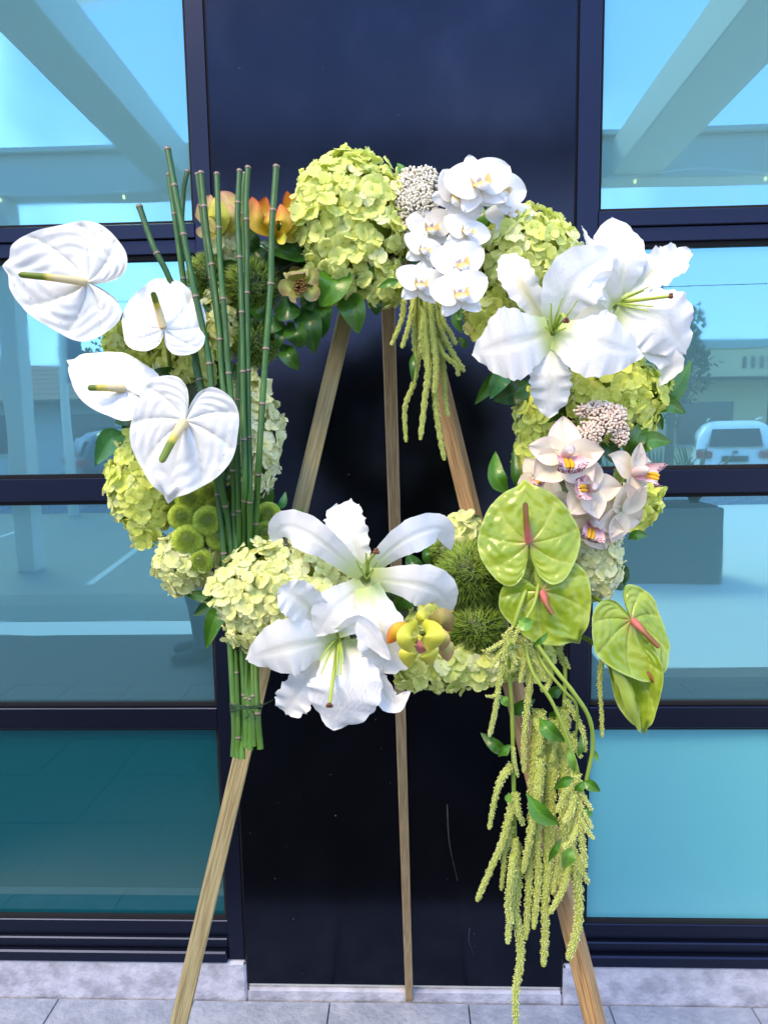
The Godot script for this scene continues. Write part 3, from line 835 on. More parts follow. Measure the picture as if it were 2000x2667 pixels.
# ------------------------------------------------------------------ horsetail reeds
func reed(label: String, pts: Array, thick: float, gap: float) -> void:
	var f: Array = pts[-1]
	var t := thing("horsetail_reed", label, "horsetail reed", P(f[0], f[1], f[2]), "horsetail reeds bound in one bundle")
	var w := []
	for q in pts: w.append(P(q[0], q[1], q[2]))
	var l := spline(w, 90)
	var total := 0.0
	for i in range(1, 91): total += l[i].distance_to(l[i - 1])
	var r := thick * S(pts[0][1])
	# cut the curve into segments between the joints
	var cur := PackedVector3Array([l[0]])
	var run := 0.0
	var next := gap * rng.randf_range(0.5, 0.95)
	var joints := [[l[0], (l[1] - l[0]).normalized(), 0.0]]
	var segs := []
	for i in range(1, 91):
		run += l[i].distance_to(l[i - 1])
		cur.append(l[i])
		if run > next or i == 90:
			segs.append(cur)
			if i < 90: joints.append([l[i], (l[i] - l[i - 1]).normalized(), run])
			cur = PackedVector3Array([l[i]])
			next = run + gap * rng.randf_range(0.75, 1.2)
	var tone := rng.randf()
	for s in segs:
		if s.size() < 2: continue
		var m := MB.new()
		var k := rng.randf_range(0.85, 1.15)
		var rr := PackedFloat32Array()
		for i in s.size(): rr.append(r * (1.0 - 0.06 * sin(PI * i / (s.size() - 1.0))))
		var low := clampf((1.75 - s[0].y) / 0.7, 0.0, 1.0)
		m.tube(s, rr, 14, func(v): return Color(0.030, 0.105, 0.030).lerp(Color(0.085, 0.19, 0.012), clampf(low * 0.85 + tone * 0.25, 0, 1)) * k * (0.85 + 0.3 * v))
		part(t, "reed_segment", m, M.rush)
	for j in joints:
		var m := MB.new()
		var a: Vector3 = j[0]
		var d: Vector3 = j[1]
		var h := r * 1.0
		m.tube(PackedVector3Array([a - d * h * 0.5, a - d * h * 0.3, a + d * h * 0.2, a + d * h * 0.35, a + d * h * 0.6]), PackedFloat32Array([r * 1.02, r * 1.09, r * 1.08, r * 1.08, r * 1.02]), 14, func(v): return Color(0.03, 0.022, 0.015) if v < 0.12 or v > 0.6 else Color(0.26, 0.21, 0.15))
		part(t, "joint", m, M.rush)

# ------------------------------------------------------------------ hanging amaranth
func tassel_to(m: MB, l: PackedVector3Array, r0: float, r1: float, tone: float) -> void:
	var n := l.size()
	var len_ := 0.0
	for i in range(1, n): len_ += l[i].distance_to(l[i - 1])
	var b := 0.0015
	var r := PackedFloat32Array()
	for i in n: r.append(lerpf(r0, r1, float(i) / (n - 1)) * 0.72)
	m.tube(l, r, 6, func(_t): return Color(0.42, 0.50, 0.09), false)
	var count := int(len_ * TAU * (r0 + r1) * 0.5 / (b * b) * 0.34)
	for i in count:
		var f := (i + rng.randf()) / count
		var q := minf(f * (n - 1), n - 1.001)
		var k := int(q)
		var p := l[k].lerp(l[k + 1], q - k)
		var t := (l[k + 1] - l[k]).normalized()
		var x := t.cross(cb.z).normalized().rotated(t, 2.39996 * i + rng.randf_range(-0.4, 0.4))
		var knot := 0.68 + 0.46 * absf(sin(q * 0.9 + len_ * 300.0)) * rng.randf_range(0.5, 1.35)
		var rr := lerpf(r0, r1, f) * knot
		if f > 0.94: rr *= sqrt(maxf(1.0 - pow((f - 0.94) / 0.06, 2.0), 0.05))
		var up := (x + t * 0.45).normalized()
		var bs := Basis(up.cross(t).normalized(), up, up.cross(up.cross(t).normalized()) * -1.0)
		var s := b * rng.randf_range(0.62, 1.1)
		m.blob(p + x * rr * 0.86, Vector3(s * 0.62, s * 1.15, s * 0.62), bs, Color(0.44, 0.52, 0.07).lerp(Color(0.82, 0.86, 0.38), clampf(rng.randf() * 0.8 + tone * 0.5, 0, 1)))

func tassel(t: Node3D, pts: Array, r0: float, r1: float, tone := 0.3) -> void:
	var m := MB.new()
	var w := []
	for q in pts: w.append(Z(q[0], q[1], q[2]))
	var s: float = (pts[0][2] as float) * K / F
	tassel_to(m, spline(w, 10 * (pts.size() - 1) + 6), r0 * s * rng.randf_range(0.8, 0.98), r1 * s * 0.85, tone)
	part(t, "tassel", m, M.bead)

func stalk(t: Node3D, pts: Array, r0: float, r1: float) -> void:
	var m := MB.new()
	var w := []
	for q in pts: w.append(Z(q[0], q[1], q[2]))
	var l := spline(w, 30)
	var s: float = (pts[0][2] as float) * K / F
	var r := PackedFloat32Array()
	for i in 31: r.append(lerpf(r0, r1, i / 30.0) * s * (1.0 + 0.05 * sin(i * 1.9)))
	m.tube(l, r, 10, func(v): return Color(0.34, 0.44, 0.06).lerp(Color(0.26, 0.40, 0.06), v))
	part(t, "stalk", m, M.filament)

# ------------------------------------------------------------------ things across the forecourt, seen in the glass
func car(label: String, at: Vector3, turn: float, paint: StandardMaterial3D, scale_ := 1.0) -> Node3D:
	# built pointing to +Z, its rear at z = 0
	var t := thing("parked_car", label, "car", at, "cars parked across the forecourt")
	t.rotation.y = turn; t.scale = Vector3.ONE * scale_
	var low := [[0.0, 0.55], [0.05, 0.95], [0.25, 1.02], [1.6, 1.02], [3.2, 0.98], [4.2, 0.86], [4.65, 0.72], [4.72, 0.45]]
	var m := MB.new()
	var sec := func(z: float) -> float: return steps(low.map(func(e): return e[0]), low.map(func(e): return e[1]), clampf(z, 0.0, 4.72))
	m.grid(16, 40, func(u, v):
		var z: float = v * 4.72
		var h: float = sec.call(z)
		var w: float = 0.90 - 0.10 * pow(absf(v - 0.5) * 2.0, 3.0)
		var a: float = PI * u
		var cx := cos(a)
		var sy := sin(a)
		return Vector3(-signf(cx) * w * pow(absf(cx), 0.28), 0.28 + (h - 0.28) * pow(sy, 0.35), z))
	for z in [0.0, 4.72]:
		var h: float = sec.call(z)
		m.quad(Vector3(-0.76, 0.3, z), Vector3(0.76, 0.3, z), Vector3(0.72, h, z), Vector3(-0.72, h, z))
	put(t, "body", m.mesh(paint))
	m = MB.new()
	m.grid(16, 24, func(u, v):
		var z: float = 0.12 + v * 3.3
		var h: float = steps([0.0, 0.06, 0.14, 0.5, 0.72, 1.0], [1.0, 1.42, 1.62, 1.66, 1.58, 0.98], v)
		var a: float = PI * u
		var w: float = 0.84
		return Vector3(-signf(cos(a)) * w * pow(absf(cos(a)), 0.3) * (1.0 - 0.22 * clampf((0.96 + (h - 0.96) * sin(a) - 0.96) / 0.7, 0, 1)), 0.94 + (h - 0.94) * pow(sin(a), 0.3), z))
	put(t, "cabin", m.mesh(paint))
	var dark: StandardMaterial3D = M.car_glass
	m = MB.new()
	m.quad(Vector3(0.58, 1.05, 0.07), Vector3(-0.58, 1.05, 0.07), Vector3(-0.50, 1.46, 0.27), Vector3(0.50, 1.46, 0.27))
	put(t, "rear_window", m.mesh(dark))
	for s in [-1.0, 1.0]:
		for q in [[0.45, 1.05, 0.65, 1.35], [1.10, 2.0, 1.10, 2.0], [2.05, 2.95, 2.05, 2.5]]:
			m = MB.new()
			m.quad(Vector3(s * 0.86, 1.04, q[0]), Vector3(s * 0.86, 1.04, q[1]), Vector3(s * 0.745, 1.5, q[3]), Vector3(s * 0.745, 1.5, q[2]))
			put(t, "side_window", m.mesh(dark))
		m = MB.new()
		m.chamfer_box(Vector3(s * 0.66 - 0.17, 0.78, -0.04), Vector3(s * 0.66 + 0.17, 0.96, 0.2), 0.03)
		put(t, "tail_light", m.mesh(M.tail))
		for z in [0.95, 3.75]:
			m = MB.new()
			m.tube(PackedVector3Array([Vector3(s * 0.93, 0.33, z), Vector3(s * 0.90, 0.33, z), Vector3(s * 0.70, 0.33, z)]), PackedFloat32Array([0.28, 0.33, 0.33]), 20)
			var wh := put(t, "wheel", m.mesh(M.tyre))
			m = MB.new()
			m.tube(PackedVector3Array([Vector3(s * 0.945, 0.33, z), Vector3(s * 0.91, 0.33, z)]), PackedFloat32Array([0.17, 0.2]), 14)
			put(wh, "rim", m.mesh(M.steel))
		m = MB.new()
		m.tube(PackedVector3Array([Vector3(s * 0.56, 1.70, 0.5), Vector3(s * 0.56, 1.71, 1.2), Vector3(s * 0.56, 1.68, 1.9)]), PackedFloat32Array([0.02, 0.02, 0.02]), 6)
		put(t, "roof_rail", m.mesh(paint))
	m = MB.new()
	m.chamfer_box(Vector3(-0.84, 0.32, -0.10), Vector3(0.84, 0.62, 0.15), 0.05)
	put(t, "bumper", m.mesh(paint))
	m = MB.new()
	m.box(Vector3(-0.62, 0.36, -0.108), Vector3(0.62, 0.43, -0.09))
	put(t, "bumper_slot", m.mesh(M.tyre))
	m = MB.new()
	m.chamfer_box(Vector3(-0.28, 0.70, -0.03), Vector3(0.28, 0.84, 0.05), 0.01)
	put(t, "number_plate_recess", m.mesh(M.car_glass))
	m = MB.new()
	m.blob(Vector3(0, 0.93, 0.02), Vector3(0.08, 0.04, 0.03), Basis(), Color.WHITE, true)
	put(t, "badge", m.mesh(M.tyre))
	return t

func low_building(label: String, lo: Vector3, hi: Vector3, wall: StandardMaterial3D, roof: StandardMaterial3D, tiled: bool) -> void:
	var t := thing("shop_building", label, "building", Vector3((lo.x + hi.x) / 2, 0, lo.z), "low buildings across the street")
	boxes(t, "wall", lo, hi, wall)
	var y := hi.y
	if tiled:
		var m := MB.new()
		for k in 7:
			var z := lo.z - 1.6 + k * 0.75
			var h: float = y - 0.5 + k * 0.28
			m.quad(Vector3(hi.x + 0.8, h, z), Vector3(lo.x - 0.8, h, z), Vector3(lo.x - 0.8, h + 0.30, z + 0.85), Vector3(hi.x + 0.8, h + 0.30, z + 0.85))
			m.quad(Vector3(hi.x + 0.8, h - 0.07, z), Vector3(lo.x - 0.8, h - 0.07, z), Vector3(lo.x - 0.8, h, z), Vector3(hi.x + 0.8, h, z))
		part(t, "roof", m, roof)
	else:
		boxes(t, "fascia", Vector3(lo.x - 0.4, y - 1.0, lo.z - 1.7), Vector3(hi.x + 0.4, y, lo.z - 1.45), wall)
		boxes(t, "parapet_cap", Vector3(lo.x - 0.45, y, lo.z - 1.75), Vector3(hi.x + 0.45, y + 0.35, lo.z - 1.4), M.teal_trim)
		boxes(t, "awning_soffit", Vector3(lo.x - 0.4, y - 1.02, lo.z - 1.44), Vector3(hi.x + 0.4, y - 0.9, lo.z - 0.01), roof)
		for k in 4:
			boxes(t, "vent", Vector3(lo.x + 6.1 + k * 0.32, y - 0.72, lo.z - 1.72), Vector3(lo.x + 6.25 + k * 0.32, y - 0.28, lo.z - 1.69), M.car_glass)
	var n := int((hi.x - lo.x) / 3.6)
	for k in n:
		var x := lo.x + 0.8 + k * 3.6
		var w := boxes(t, "window", Vector3(x, 1.0, lo.z - 0.04), Vector3(x + 2.2, 2.7, lo.z + 0.02), M.car_glass)
		boxes(w, "sill", Vector3(x - 0.1, 0.88, lo.z - 0.1), Vector3(x + 2.3, 0.98, lo.z), M.teal_trim)

func tree(label: String, at: Vector3, h: float, r: float) -> void:
	var t := thing("street_tree", label, "tree", at, "trees along the street")
	var m := MB.new()
	m.tube(spline([at, at + Vector3(0.1, h * 0.35, 0), at + Vector3(-0.1, h * 0.75, 0.1)], 10), PackedFloat32Array([0.2, 0.18, 0.17, 0.16, 0.15, 0.14, 0.12, 0.1, 0.08, 0.06, 0.04]), 8, func(_t): return Color(0.08, 0.06, 0.04))
	part(t, "trunk", m, M.leaf)
	m = MB.new()
	for i in 2200:
		var e := Vector3(rng.randfn(), rng.randfn(), rng.randfn()).normalized() * pow(rng.randf(), 0.4)
		var lump := 0.75 + 0.35 * sin(e.x * 6.0 + h) * sin(e.y * 5.0) + 0.2 * sin(e.z * 7.0)
		var p := at + Vector3(0, h * 0.66, 0) + e * Vector3(r, h * 0.36, r) * lump
		var b := Basis.from_euler(Vector3(rng.randf() * TAU, rng.randf() * TAU, 0))
		m.blob(p, Vector3(0.10, 0.02, 0.16), b, Color(0.03, 0.08, 0.02).lerp(Color(0.09, 0.16, 0.04), rng.randf()))
	part(t, "crown", m, M.leaf)

func spiky_plant(label: String, at: Vector3, h: float, n: int) -> void:
	var t := thing("spiky_plant", label, "plant", at, "spiky plants in the planter")
	for i in n:
		var a := TAU * i / n + rng.randf() * 0.5
		var l := h * rng.randf_range(0.7, 1.1)
		var tilt := rng.randf_range(0.15, 0.8)
		var d := Vector3(cos(a) * sin(tilt), cos(tilt), sin(a) * sin(tilt))
		var m := MB.new()
		var sd := d.cross(Vector3.UP).normalized()
		m.grid(3, 8, func(u, v): return at + d * l * v + sd * (u - 0.5) * 0.07 * pow(1.0 - v, 0.6) + Vector3(0, -0.25 * v * v * l * tilt, 0) + d.cross(sd) * absf(u - 0.5) * 0.03, func(_u, v): return Color(0.05, 0.10, 0.03).lerp(Color(0.10, 0.15, 0.05), v))
		part(t, "blade", m, M.leaf)

func wood_bar(t: Node3D, called: String, a: Vector3, b: Vector3, w: float, tint: Color, turn := 0.0) -> MeshInstance3D:
	# a planed square stick with slightly broken edges
	var d := (b - a).normalized()
	var x := d.cross(Vector3.BACK).normalized().rotated(d, turn)
	var y := d.cross(x)
	var m := MB.new()
	var l := a.distance_to(b)
	var h := w / 2
	var e := w * 0.07
	var ring := [Vector2(h, -h + e), Vector2(h, h - e), Vector2(h - e, h), Vector2(-h + e, h), Vector2(-h, h - e), Vector2(-h, -h + e), Vector2(-h + e, -h), Vector2(h - e, -h)]
	var off := rng.randf()
	for k in 8:
		var p: Vector2 = ring[k]
		var q: Vector2 = ring[(k + 1) % 8]
		var n := (x * (p.x + q.x) + y * (p.y + q.y)).normalized()
		var u0 := off + k * 0.31
		var i := m.vert(a + x * p.x + y * p.y, n, Vector2(u0, off), tint)
		m.vert(a + x * q.x + y * q.y, n, Vector2(u0 + p.distance_to(q), off), tint)
		m.vert(b + x * q.x + y * q.y, n, Vector2(u0 + p.distance_to(q), off + l), tint)
		m.vert(b + x * p.x + y * p.y, n, Vector2(u0, off + l), tint)
		var out := (m.v[i + 3] - m.v[i]).cross(m.v[i + 1] - m.v[i]).dot(n) > 0
		m.ix.append_array(PackedInt32Array([i, i + 1, i + 3, i + 1, i + 2, i + 3] if out else [i, i + 3, i + 1, i + 1, i + 3, i + 2]))
	for s in [0, 1]:
		var o := a if s == 0 else b
		var n := -d if s == 0 else d
		var c := m.vert(o, n, Vector2(off, off), tint)
		for k in 9: m.vert(o + x * ring[k % 8].x + y * ring[k % 8].y, n, Vector2(off + ring[k % 8].x, off + ring[k % 8].y), tint)
		for k in 8:
			var out := (m.v[c + k + 2] - o).cross(m.v[c + k + 1] - o).dot(n) > 0
			m.ix.append_array(PackedInt32Array([c, c + k + 1, c + k + 2] if out else [c, c + k + 2, c + k + 1]))
	return part(t, called, m, M.wood)

# ------------------------------------------------------------------ the scene
func _ready() -> void:
	rng.seed = 20240
	# camera, sky, sun, exposure
	cb = Basis.from_euler(Vector3(-0.114705, 0.0347337, -0.0161894))
	var cam := Camera3D.new()
	cam.name = "Camera"
	cam.fov = 2.0 * rad_to_deg(atan(1333.5 / F)); cam.near = 0.05; cam.far = 900.0
	add_child(cam)
	cam.transform = Transform3D(cb, EYE)
	var sky := ProceduralSkyMaterial.new()
	sky.sky_top_color = Color(0.19, 0.35, 0.74).linear_to_srgb(); sky.sky_horizon_color = Color(0.60, 0.70, 0.95).linear_to_srgb(); sky.sky_curve = 0.22
	sky.ground_bottom_color = Color(0.2, 0.2, 0.2).linear_to_srgb(); sky.ground_horizon_color = Color(0.35, 0.4, 0.45).linear_to_srgb()
	sky.sky_energy_multiplier = 1.12
	var clouds := NoiseTexture2D.new()
	var cn := FastNoiseLite.new()
	cn.seed = 77; cn.frequency = 0.008; cn.fractal_octaves = 6
	clouds.width = 1024; clouds.height = 512; clouds.seamless = true; clouds.noise = cn
	var cg := Gradient.new()
	cg.offsets = PackedFloat32Array([0.0, 0.46, 0.68, 1.0]); cg.colors = PackedColorArray([Color.BLACK, Color.BLACK, Color(0.62, 0.62, 0.62), Color(0.8, 0.8, 0.8)])
	clouds.color_ramp = cg
	sky.sky_cover = clouds
	sky.sky_cover_modulate = Color(1, 1, 1, 1)
	var env := Environment.new()
	env.background_mode = Environment.BG_SKY
	env.sky = Sky.new(); env.sky.sky_material = sky
	env.tonemap_mode = Environment.TONE_MAPPER_LINEAR
	env.tonemap_exposure = 2.75
	env.sdfgi_enabled = true; env.ssao_enabled = true; env.ssil_enabled = true
	var we := WorldEnvironment.new()
	we.name = "World"; we.environment = env
	add_child(we)
	var sun := DirectionalLight3D.new()
	sun.name = "Sun"
	sun.light_energy = 0.5; sun.light_color = Color(1.0, 0.91, 0.78); sun.light_angular_distance = 24.0; sun.shadow_enabled = true
	add_child(sun)
	sun.look_at_from_position(Vector3.ZERO, Vector3(0.36, -0.78, -0.50))
	make_materials()
	mat("dust", 0.2, 0.2, 0.21, 0.9); mat("car_white", 0.88, 0.88, 0.88, 0.25); mat("car_dark", 0.03, 0.05, 0.08, 0.25); mat("car_glass", 0.02, 0.025, 0.03, 0.1)
	mat("tail", 0.35, 0.02, 0.02, 0.25); mat("tyre", 0.02, 0.02, 0.02, 0.8); mat("tan_wall", 0.78, 0.62, 0.32, 0.85); mat("grey_roof", 0.25, 0.25, 0.27, 0.9); mat("brown_tile", 0.22, 0.14, 0.10, 0.85)
	mat("grey_wall", 0.45, 0.50, 0.48, 0.85); mat("teal_trim", 0.42, 0.48, 0.42, 0.8); mat("planter", 0.10, 0.12, 0.125, 0.6); mat("soil", 0.04, 0.03, 0.02, 0.95); mat("pole", 0.25, 0.26, 0.26, 0.6); mat("banner", 0.03, 0.06, 0.13, 0.8); mat("wire", 0.02, 0.02, 0.02, 0.8)
	storefront()
	forecourt()
	easel()
	make_orchids()
	wreath()
	people()

func storefront() -> void:
	# the dark metal column between the windows
	var t := thing("cladding_column", "tall dark navy metal clad column behind the wreath, between the two windows", "column", Vector3(-0.026, 0.042, 0))
	boxes(t, "panel", Vector3(-0.4656, 0.042, -0.10), Vector3(0.4134, 4.3, 0.004), M.panel, 0.0025)
	boxes(t, "joint_strip", Vector3(-0.4700, 0.05, -0.10), Vector3(-0.4657, 4.3, -0.004), M.joint)
	boxes(t, "joint_strip", Vector3(0.4135, 0.05, -0.10), Vector3(0.4178, 4.3, -0.004), M.joint)
	boxes(t, "base_strip", Vector3(-0.462, 0.030, -0.09), Vector3(0.410, 0.0419, -0.006), M.steel)
	for q in [[0.105, 0.36, 0.098, 0.58, 0.0016], [0.15, 0.14, 0.158, 0.22, 0.0012], [-0.25, 1.9, -0.246, 2.02, 0.0008]]:
		var m := MB.new()   # pale run marks down the panel
		var l := spline([Vector3(q[2], q[3], 0.0048), Vector3((q[0] + q[2]) / 2 + 0.002, (q[1] + q[3]) / 2, 0.0048), Vector3(q[0] + 0.02, q[1], 0.0048)], 12)
		for i in 12:
			var w: float = q[4] * (1.0 - 0.06 * i) * rng.randf_range(0.5, 1.2)
			m.quad(l[i + 1] - Vector3(w, 0, 0), l[i + 1] + Vector3(w, 0, 0), l[i] + Vector3(w, 0, 0), l[i] - Vector3(w, 0, 0))
		part(t, "scratch", m, M.scratch if M.has("scratch") else mat("scratch", 0.035, 0.036, 0.042, 0.8))
	var dust := MB.new()
	for i in 38:
		var e := Vector3(rng.randf_range(-0.45, 0.40), 0.06 + 2.6 * pow(rng.randf(), 1.5), 0.0045)
		dust.blob(e, Vector3(rng.randf_range(0.0006, 0.0016), rng.randf_range(0.0006, 0.002), 0.0003), Basis(), Color.WHITE)
	part(t, "dust_specks", dust, M.dust).set_meta("kind", "stuff")
	for s in [-1, 1]:
		var left: bool = s < 0
		var win := thing("storefront_window", "tall dark framed shop window left of the column, mirroring the sky and a lamp post" if left else "tall dark framed shop window right of the column, mirroring the white car", "window", Vector3(-1.15 if left else 1.1, 0.11, 0))
		var x0 := -1.80 if left else 0.4179
		var x1 := -0.4701 if left else 1.80
		var g0 := -1.752 if left else 0.4715
		var g1 := -0.5158 if left else 1.752
		boxes(win, "mullion", Vector3(g1 if left else x0, 0.1115, -0.13), Vector3(x1 if left else g0, 4.3, -0.001), M.frame, 0.002)
		boxes(win, "mullion", Vector3(x0 if left else g1, 0.1115, -0.13), Vector3(g0 if left else x1, 4.3, -0.001), M.frame, 0.002)
		# cross rails: [bottom, top]
		for q in [[0.175, 0.2195, -0.012], [0.790, 0.848, 0.0], [1.4115, 1.4715, 0.0], [2.0635, 2.100, 0.002], [2.028, 2.0632, -0.006], [3.05, 3.11, 0.0]]:
			boxes(win, "rail", Vector3(g0 + 0.0004, q[0], -0.12), Vector3(g1 - 0.0004, q[1], -0.003 + q[2]), M.frame, 0.002)
		boxes(win, "sill", Vector3(g0 + 0.0004, 0.146, -0.12), Vector3(g1 - 0.0004, 0.1747, -0.002), M.frame, 0.003)
		boxes(win, "sill", Vector3(g0 + 0.0004, 0.1115, -0.12), Vector3(g1 - 0.0004, 0.1457, 0.014), M.frame, 0.004)
		for q in [[0.2197, 0.7898, 0], [0.8482, 1.4113, 1], [1.4717, 2.0278, 1], [2.1002, 3.0498, 1], [3.1102, 4.3, 1]]:
			var kind: StandardMaterial3D = M.glass if q[2] else (M.clear_glass if left else M.frosted_glass)
			var m := MB.new()
			m.quad(Vector3(g0, q[0], -0.030), Vector3(g1, q[0], -0.030), Vector3(g1, q[1], -0.030), Vector3(g0, q[1], -0.030))
			part(win, "pane", m, kind)
			for b in [[Vector3(g0 + 0.0004, q[0], -0.029), Vector3(g0 + 0.010, q[1], -0.018)], [Vector3(g1 - 0.010, q[0], -0.029), Vector3(g1 - 0.0004, q[1], -0.018)], [Vector3(g0 + 0.0104, q[0] + 0.0002, -0.029), Vector3(g1 - 0.0104, q[0] + 0.010, -0.018)], [Vector3(g0 + 0.0104, q[1] - 0.010, -0.029), Vector3(g1 - 0.0104, q[1] - 0.0002, -0.018)]]:
				boxes(win, "glazing_bead", b[0], b[1], M.joint)
		# a roller shade hangs behind the glass
		var low := 1.118 if left else 0.86
		var m := MB.new()
		m.quad(Vector3(g0 + 0.02, low, -0.19), Vector3(g1 - 0.02, low, -0.19), Vector3(g1 - 0.02, 4.2, -0.19), Vector3(g0 + 0.02, 4.2, -0.19), Vector2(1.2, 3))
		var sh := part(win, "roller_shade", m, M.shade)
		boxes(sh, "hem_bar", Vector3(g0 + 0.02, low - 0.028, -0.197), Vector3(g1 - 0.02, low, -0.183), M.interior)
	# the rest of the building: walls, roof and a dim room behind the glass
	var b := thing("shop_front_building", "dark two storey shop building whose glazed front stands behind the wreath", "building", Vector3(0, 0, -4))
	boxes(b, "wall", Vector3(-9, 0.11, -0.35), Vector3(-1.801, 8.0, -0.02), M.facade)
	boxes(b, "wall", Vector3(1.801, 0.11, -0.35), Vector3(9, 8.0, -0.02), M.facade)
	boxes(b, "wall", Vector3(-1.801, 4.301, -0.35), Vector3(1.801, 8.0, -0.02), M.facade)
	boxes(b, "wall", Vector3(-9, 0.11, -8.0), Vector3(9, 8.0, -7.7), M.interior)
	boxes(b, "wall", Vector3(-9, 0.11, -7.7), Vector3(-8.7, 8.0, -0.35), M.interior)
	boxes(b, "wall", Vector3(8.7, 0.11, -7.7), Vector3(9, 8.0, -0.35), M.interior)
	boxes(b, "roof", Vector3(-9, 8.0, -8.0), Vector3(9, 8.2, -0.02), M.facade)
	boxes(b, "ceiling", Vector3(-8.7, 4.31, -7.7), Vector3(8.7, 4.5, -0.36), M.interior)
	boxes(b, "shop_floor", Vector3(-8.7, 0.02, -7.7), Vector3(8.7, 0.10, -0.1285), M.interior)
	# pale concrete kerb the windows stand on
	var k := struct("kerb")
	boxes(k, "kerb_stone", Vector3(-9, -0.2, -0.128), Vector3(-0.4662, 0.110, 0.008), M.kerb, 0.006)
	boxes(k, "kerb_stone", Vector3(0.4142, -0.2, -0.128), Vector3(9, 0.110, 0.008), M.kerb, 0.006)
	boxes(k, "kerb_stone", Vector3(-0.4658, -0.2, -0.128), Vector3(0.4138, 0.0295, 0.006), M.kerb, 0.006)

func forecourt() -> void:
	var p := struct("pavement")
	var w := 0.385
	var variants := []
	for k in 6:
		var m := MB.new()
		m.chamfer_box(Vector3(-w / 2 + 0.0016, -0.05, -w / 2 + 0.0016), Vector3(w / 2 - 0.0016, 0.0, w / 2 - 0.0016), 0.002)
		variants.append(m.mesh(M.concrete if k < 3 else M.painted_shade_slab))  # later variants have the shade painted into their colour
	for j in 9:
		for i in 14:
			if j < 6 or absf(i - 6.9) < 3.2: put(p, "paving_slab", variants[(i * 5 + j * 3) % 3 + (0 if j == 0 else 3)], Transform3D(Basis(), Vector3(-0.2315 + w * (i - 6.5), rng.randf_range(-0.0012, 0.0006), 0.012 + w * (j + 0.5))))  # only the row by the wall is plain, the rest carry painted shade
	var g := struct("ground")
	boxes(g, "ground_sheet", Vector3(-300, -0.4, -300), Vector3(300, -0.056, 300), M.ground)
	boxes(g, "joint_bed", Vector3(-2.9, -0.055, 0.013), Vector3(2.4, -0.012, 3.47), M.joint)
	var pl := struct("plaza")
	boxes(pl, "plaza_sheet", Vector3(-30, -0.05, 3.485), Vector3(30, -0.002, 12.5), M.plaza)
	boxes(pl, "painted_shade_sheet", Vector3(-30, -0.05, 2.325), Vector3(-1.22, -0.002, 3.42), M.painted_shade_slab)  # shaded strip on the left, put in as a dark colour
	boxes(pl, "plaza_sheet", Vector3(-30, -0.05, 3.4205), Vector3(-1.22, -0.002, 3.4845), M.plaza)
	boxes(pl, "painted_shade_sheet", Vector3(1.26, -0.05, 2.325), Vector3(30, -0.002, 2.60), M.painted_shade_slab)  # same painted shade, carried on to the right
	boxes(pl, "plaza_sheet", Vector3(1.26, -0.05, 2.6005), Vector3(30, -0.002, 3.4845), M.plaza)
	boxes(pl, "driveway_sheet", Vector3(-30, -0.05, 3.82), Vector3(-1.35, 0.002, 12.49), M.asphalt)
	boxes(pl, "driveway_sheet", Vector3(-1.349, -0.05, 3.49), Vector3(1.3, 0.002, 12.49), M.added_dark_ground)  # unseen dark ground added to darken what the column mirrors
	for k in 4:
		var line := MB.new()
		line.quad(Vector3(-3.4 - k * 2.6, 0.006, 5.2), Vector3(-3.5 - k * 2.6, 0.006, 5.2), Vector3(-4.3 - k * 2.6, 0.006, 9.5), Vector3(-4.2 - k * 2.6, 0.006, 9.5))
		part(pl, "painted_line", line, M.grey_wall)
	boxes(pl, "plaza_sheet", Vector3(-30, -0.05, 0.012), Vector3(-2.93, -0.002, 2.3245), M.plaza)
	boxes(pl, "plaza_sheet", Vector3(2.47, -0.05, 0.012), Vector3(30, -0.002, 2.3245), M.plaza)
	var rd := struct("parking_lot")
	boxes(rd, "asphalt_sheet", Vector3(-60, -0.05, 12.6), Vector3(60, 0.16, 24), M.asphalt)
	boxes(rd, "kerb_edge", Vector3(-60, -0.05, 12.501), Vector3(60, 0.18, 12.599), M.kerb)
	# steel canopy frame
	var c := thing("canopy_frame", "pale painted steel canopy frame over the forecourt, mirrored in the upper panes", "canopy", Vector3(0, 0, 6.1))
	var by0 := mirrored(1500, 378, 6.0).y
	var by1 := mirrored(1500, 283, 6.0).y
	boxes(c, "front_beam", Vector3(-12, by0, 6.0), Vector3(12, by1, 6.3), M.steel, 0.01)
	boxes(c, "beam_cap", Vector3(-12, by1 + 0.002, 5.94), Vector3(12, by1 + 0.05, 6.36), M.steel)
	for q in [[mirrored(333, 325, 6.0).x, mirrored(411, 289, 6.0).x], [mirrored(1324, 289, 6.0).x, mirrored(1434, 282, 6.0).x]]:
		boxes(c, "cross_beam", Vector3(q[0], by0 + 0.04, 0.02), Vector3(q[1], by1 - 0.04, 5.999), M.steel, 0.01)
	var px0 := mirrored(1, 900, 6.0).x
	var px1 := mirrored(49, 900, 6.0).x
	boxes(c, "post", Vector3(px0 - 0.02, 0, 6.02), Vector3(px1 - 0.04, by0 - 0.001, 6.28), M.steel, 0.01)
	boxes(c, "post", Vector3(5.4, 0, 6.02), Vector3(5.66, by0 - 0.001, 6.28), M.steel, 0.01)
	# string of small bulbs under the beam
	var s := thing("string_lights", "string of small festoon bulbs slung under the canopy beam", "string lights", Vector3(0, by0, 5.9))
	var l := []
	for i in 25: l.append(Vector3(-8 + i * 0.7, by0 + 0.06 - 0.10 * absf(sin(i * PI / 4.0)) , 5.9))
	var m := MB.new()
	m.tube(spline(l, 120), PackedFloat32Array(range(121).map(func(_i): return 0.008)), 5)
	part(s, "cable", m, M.car_white)
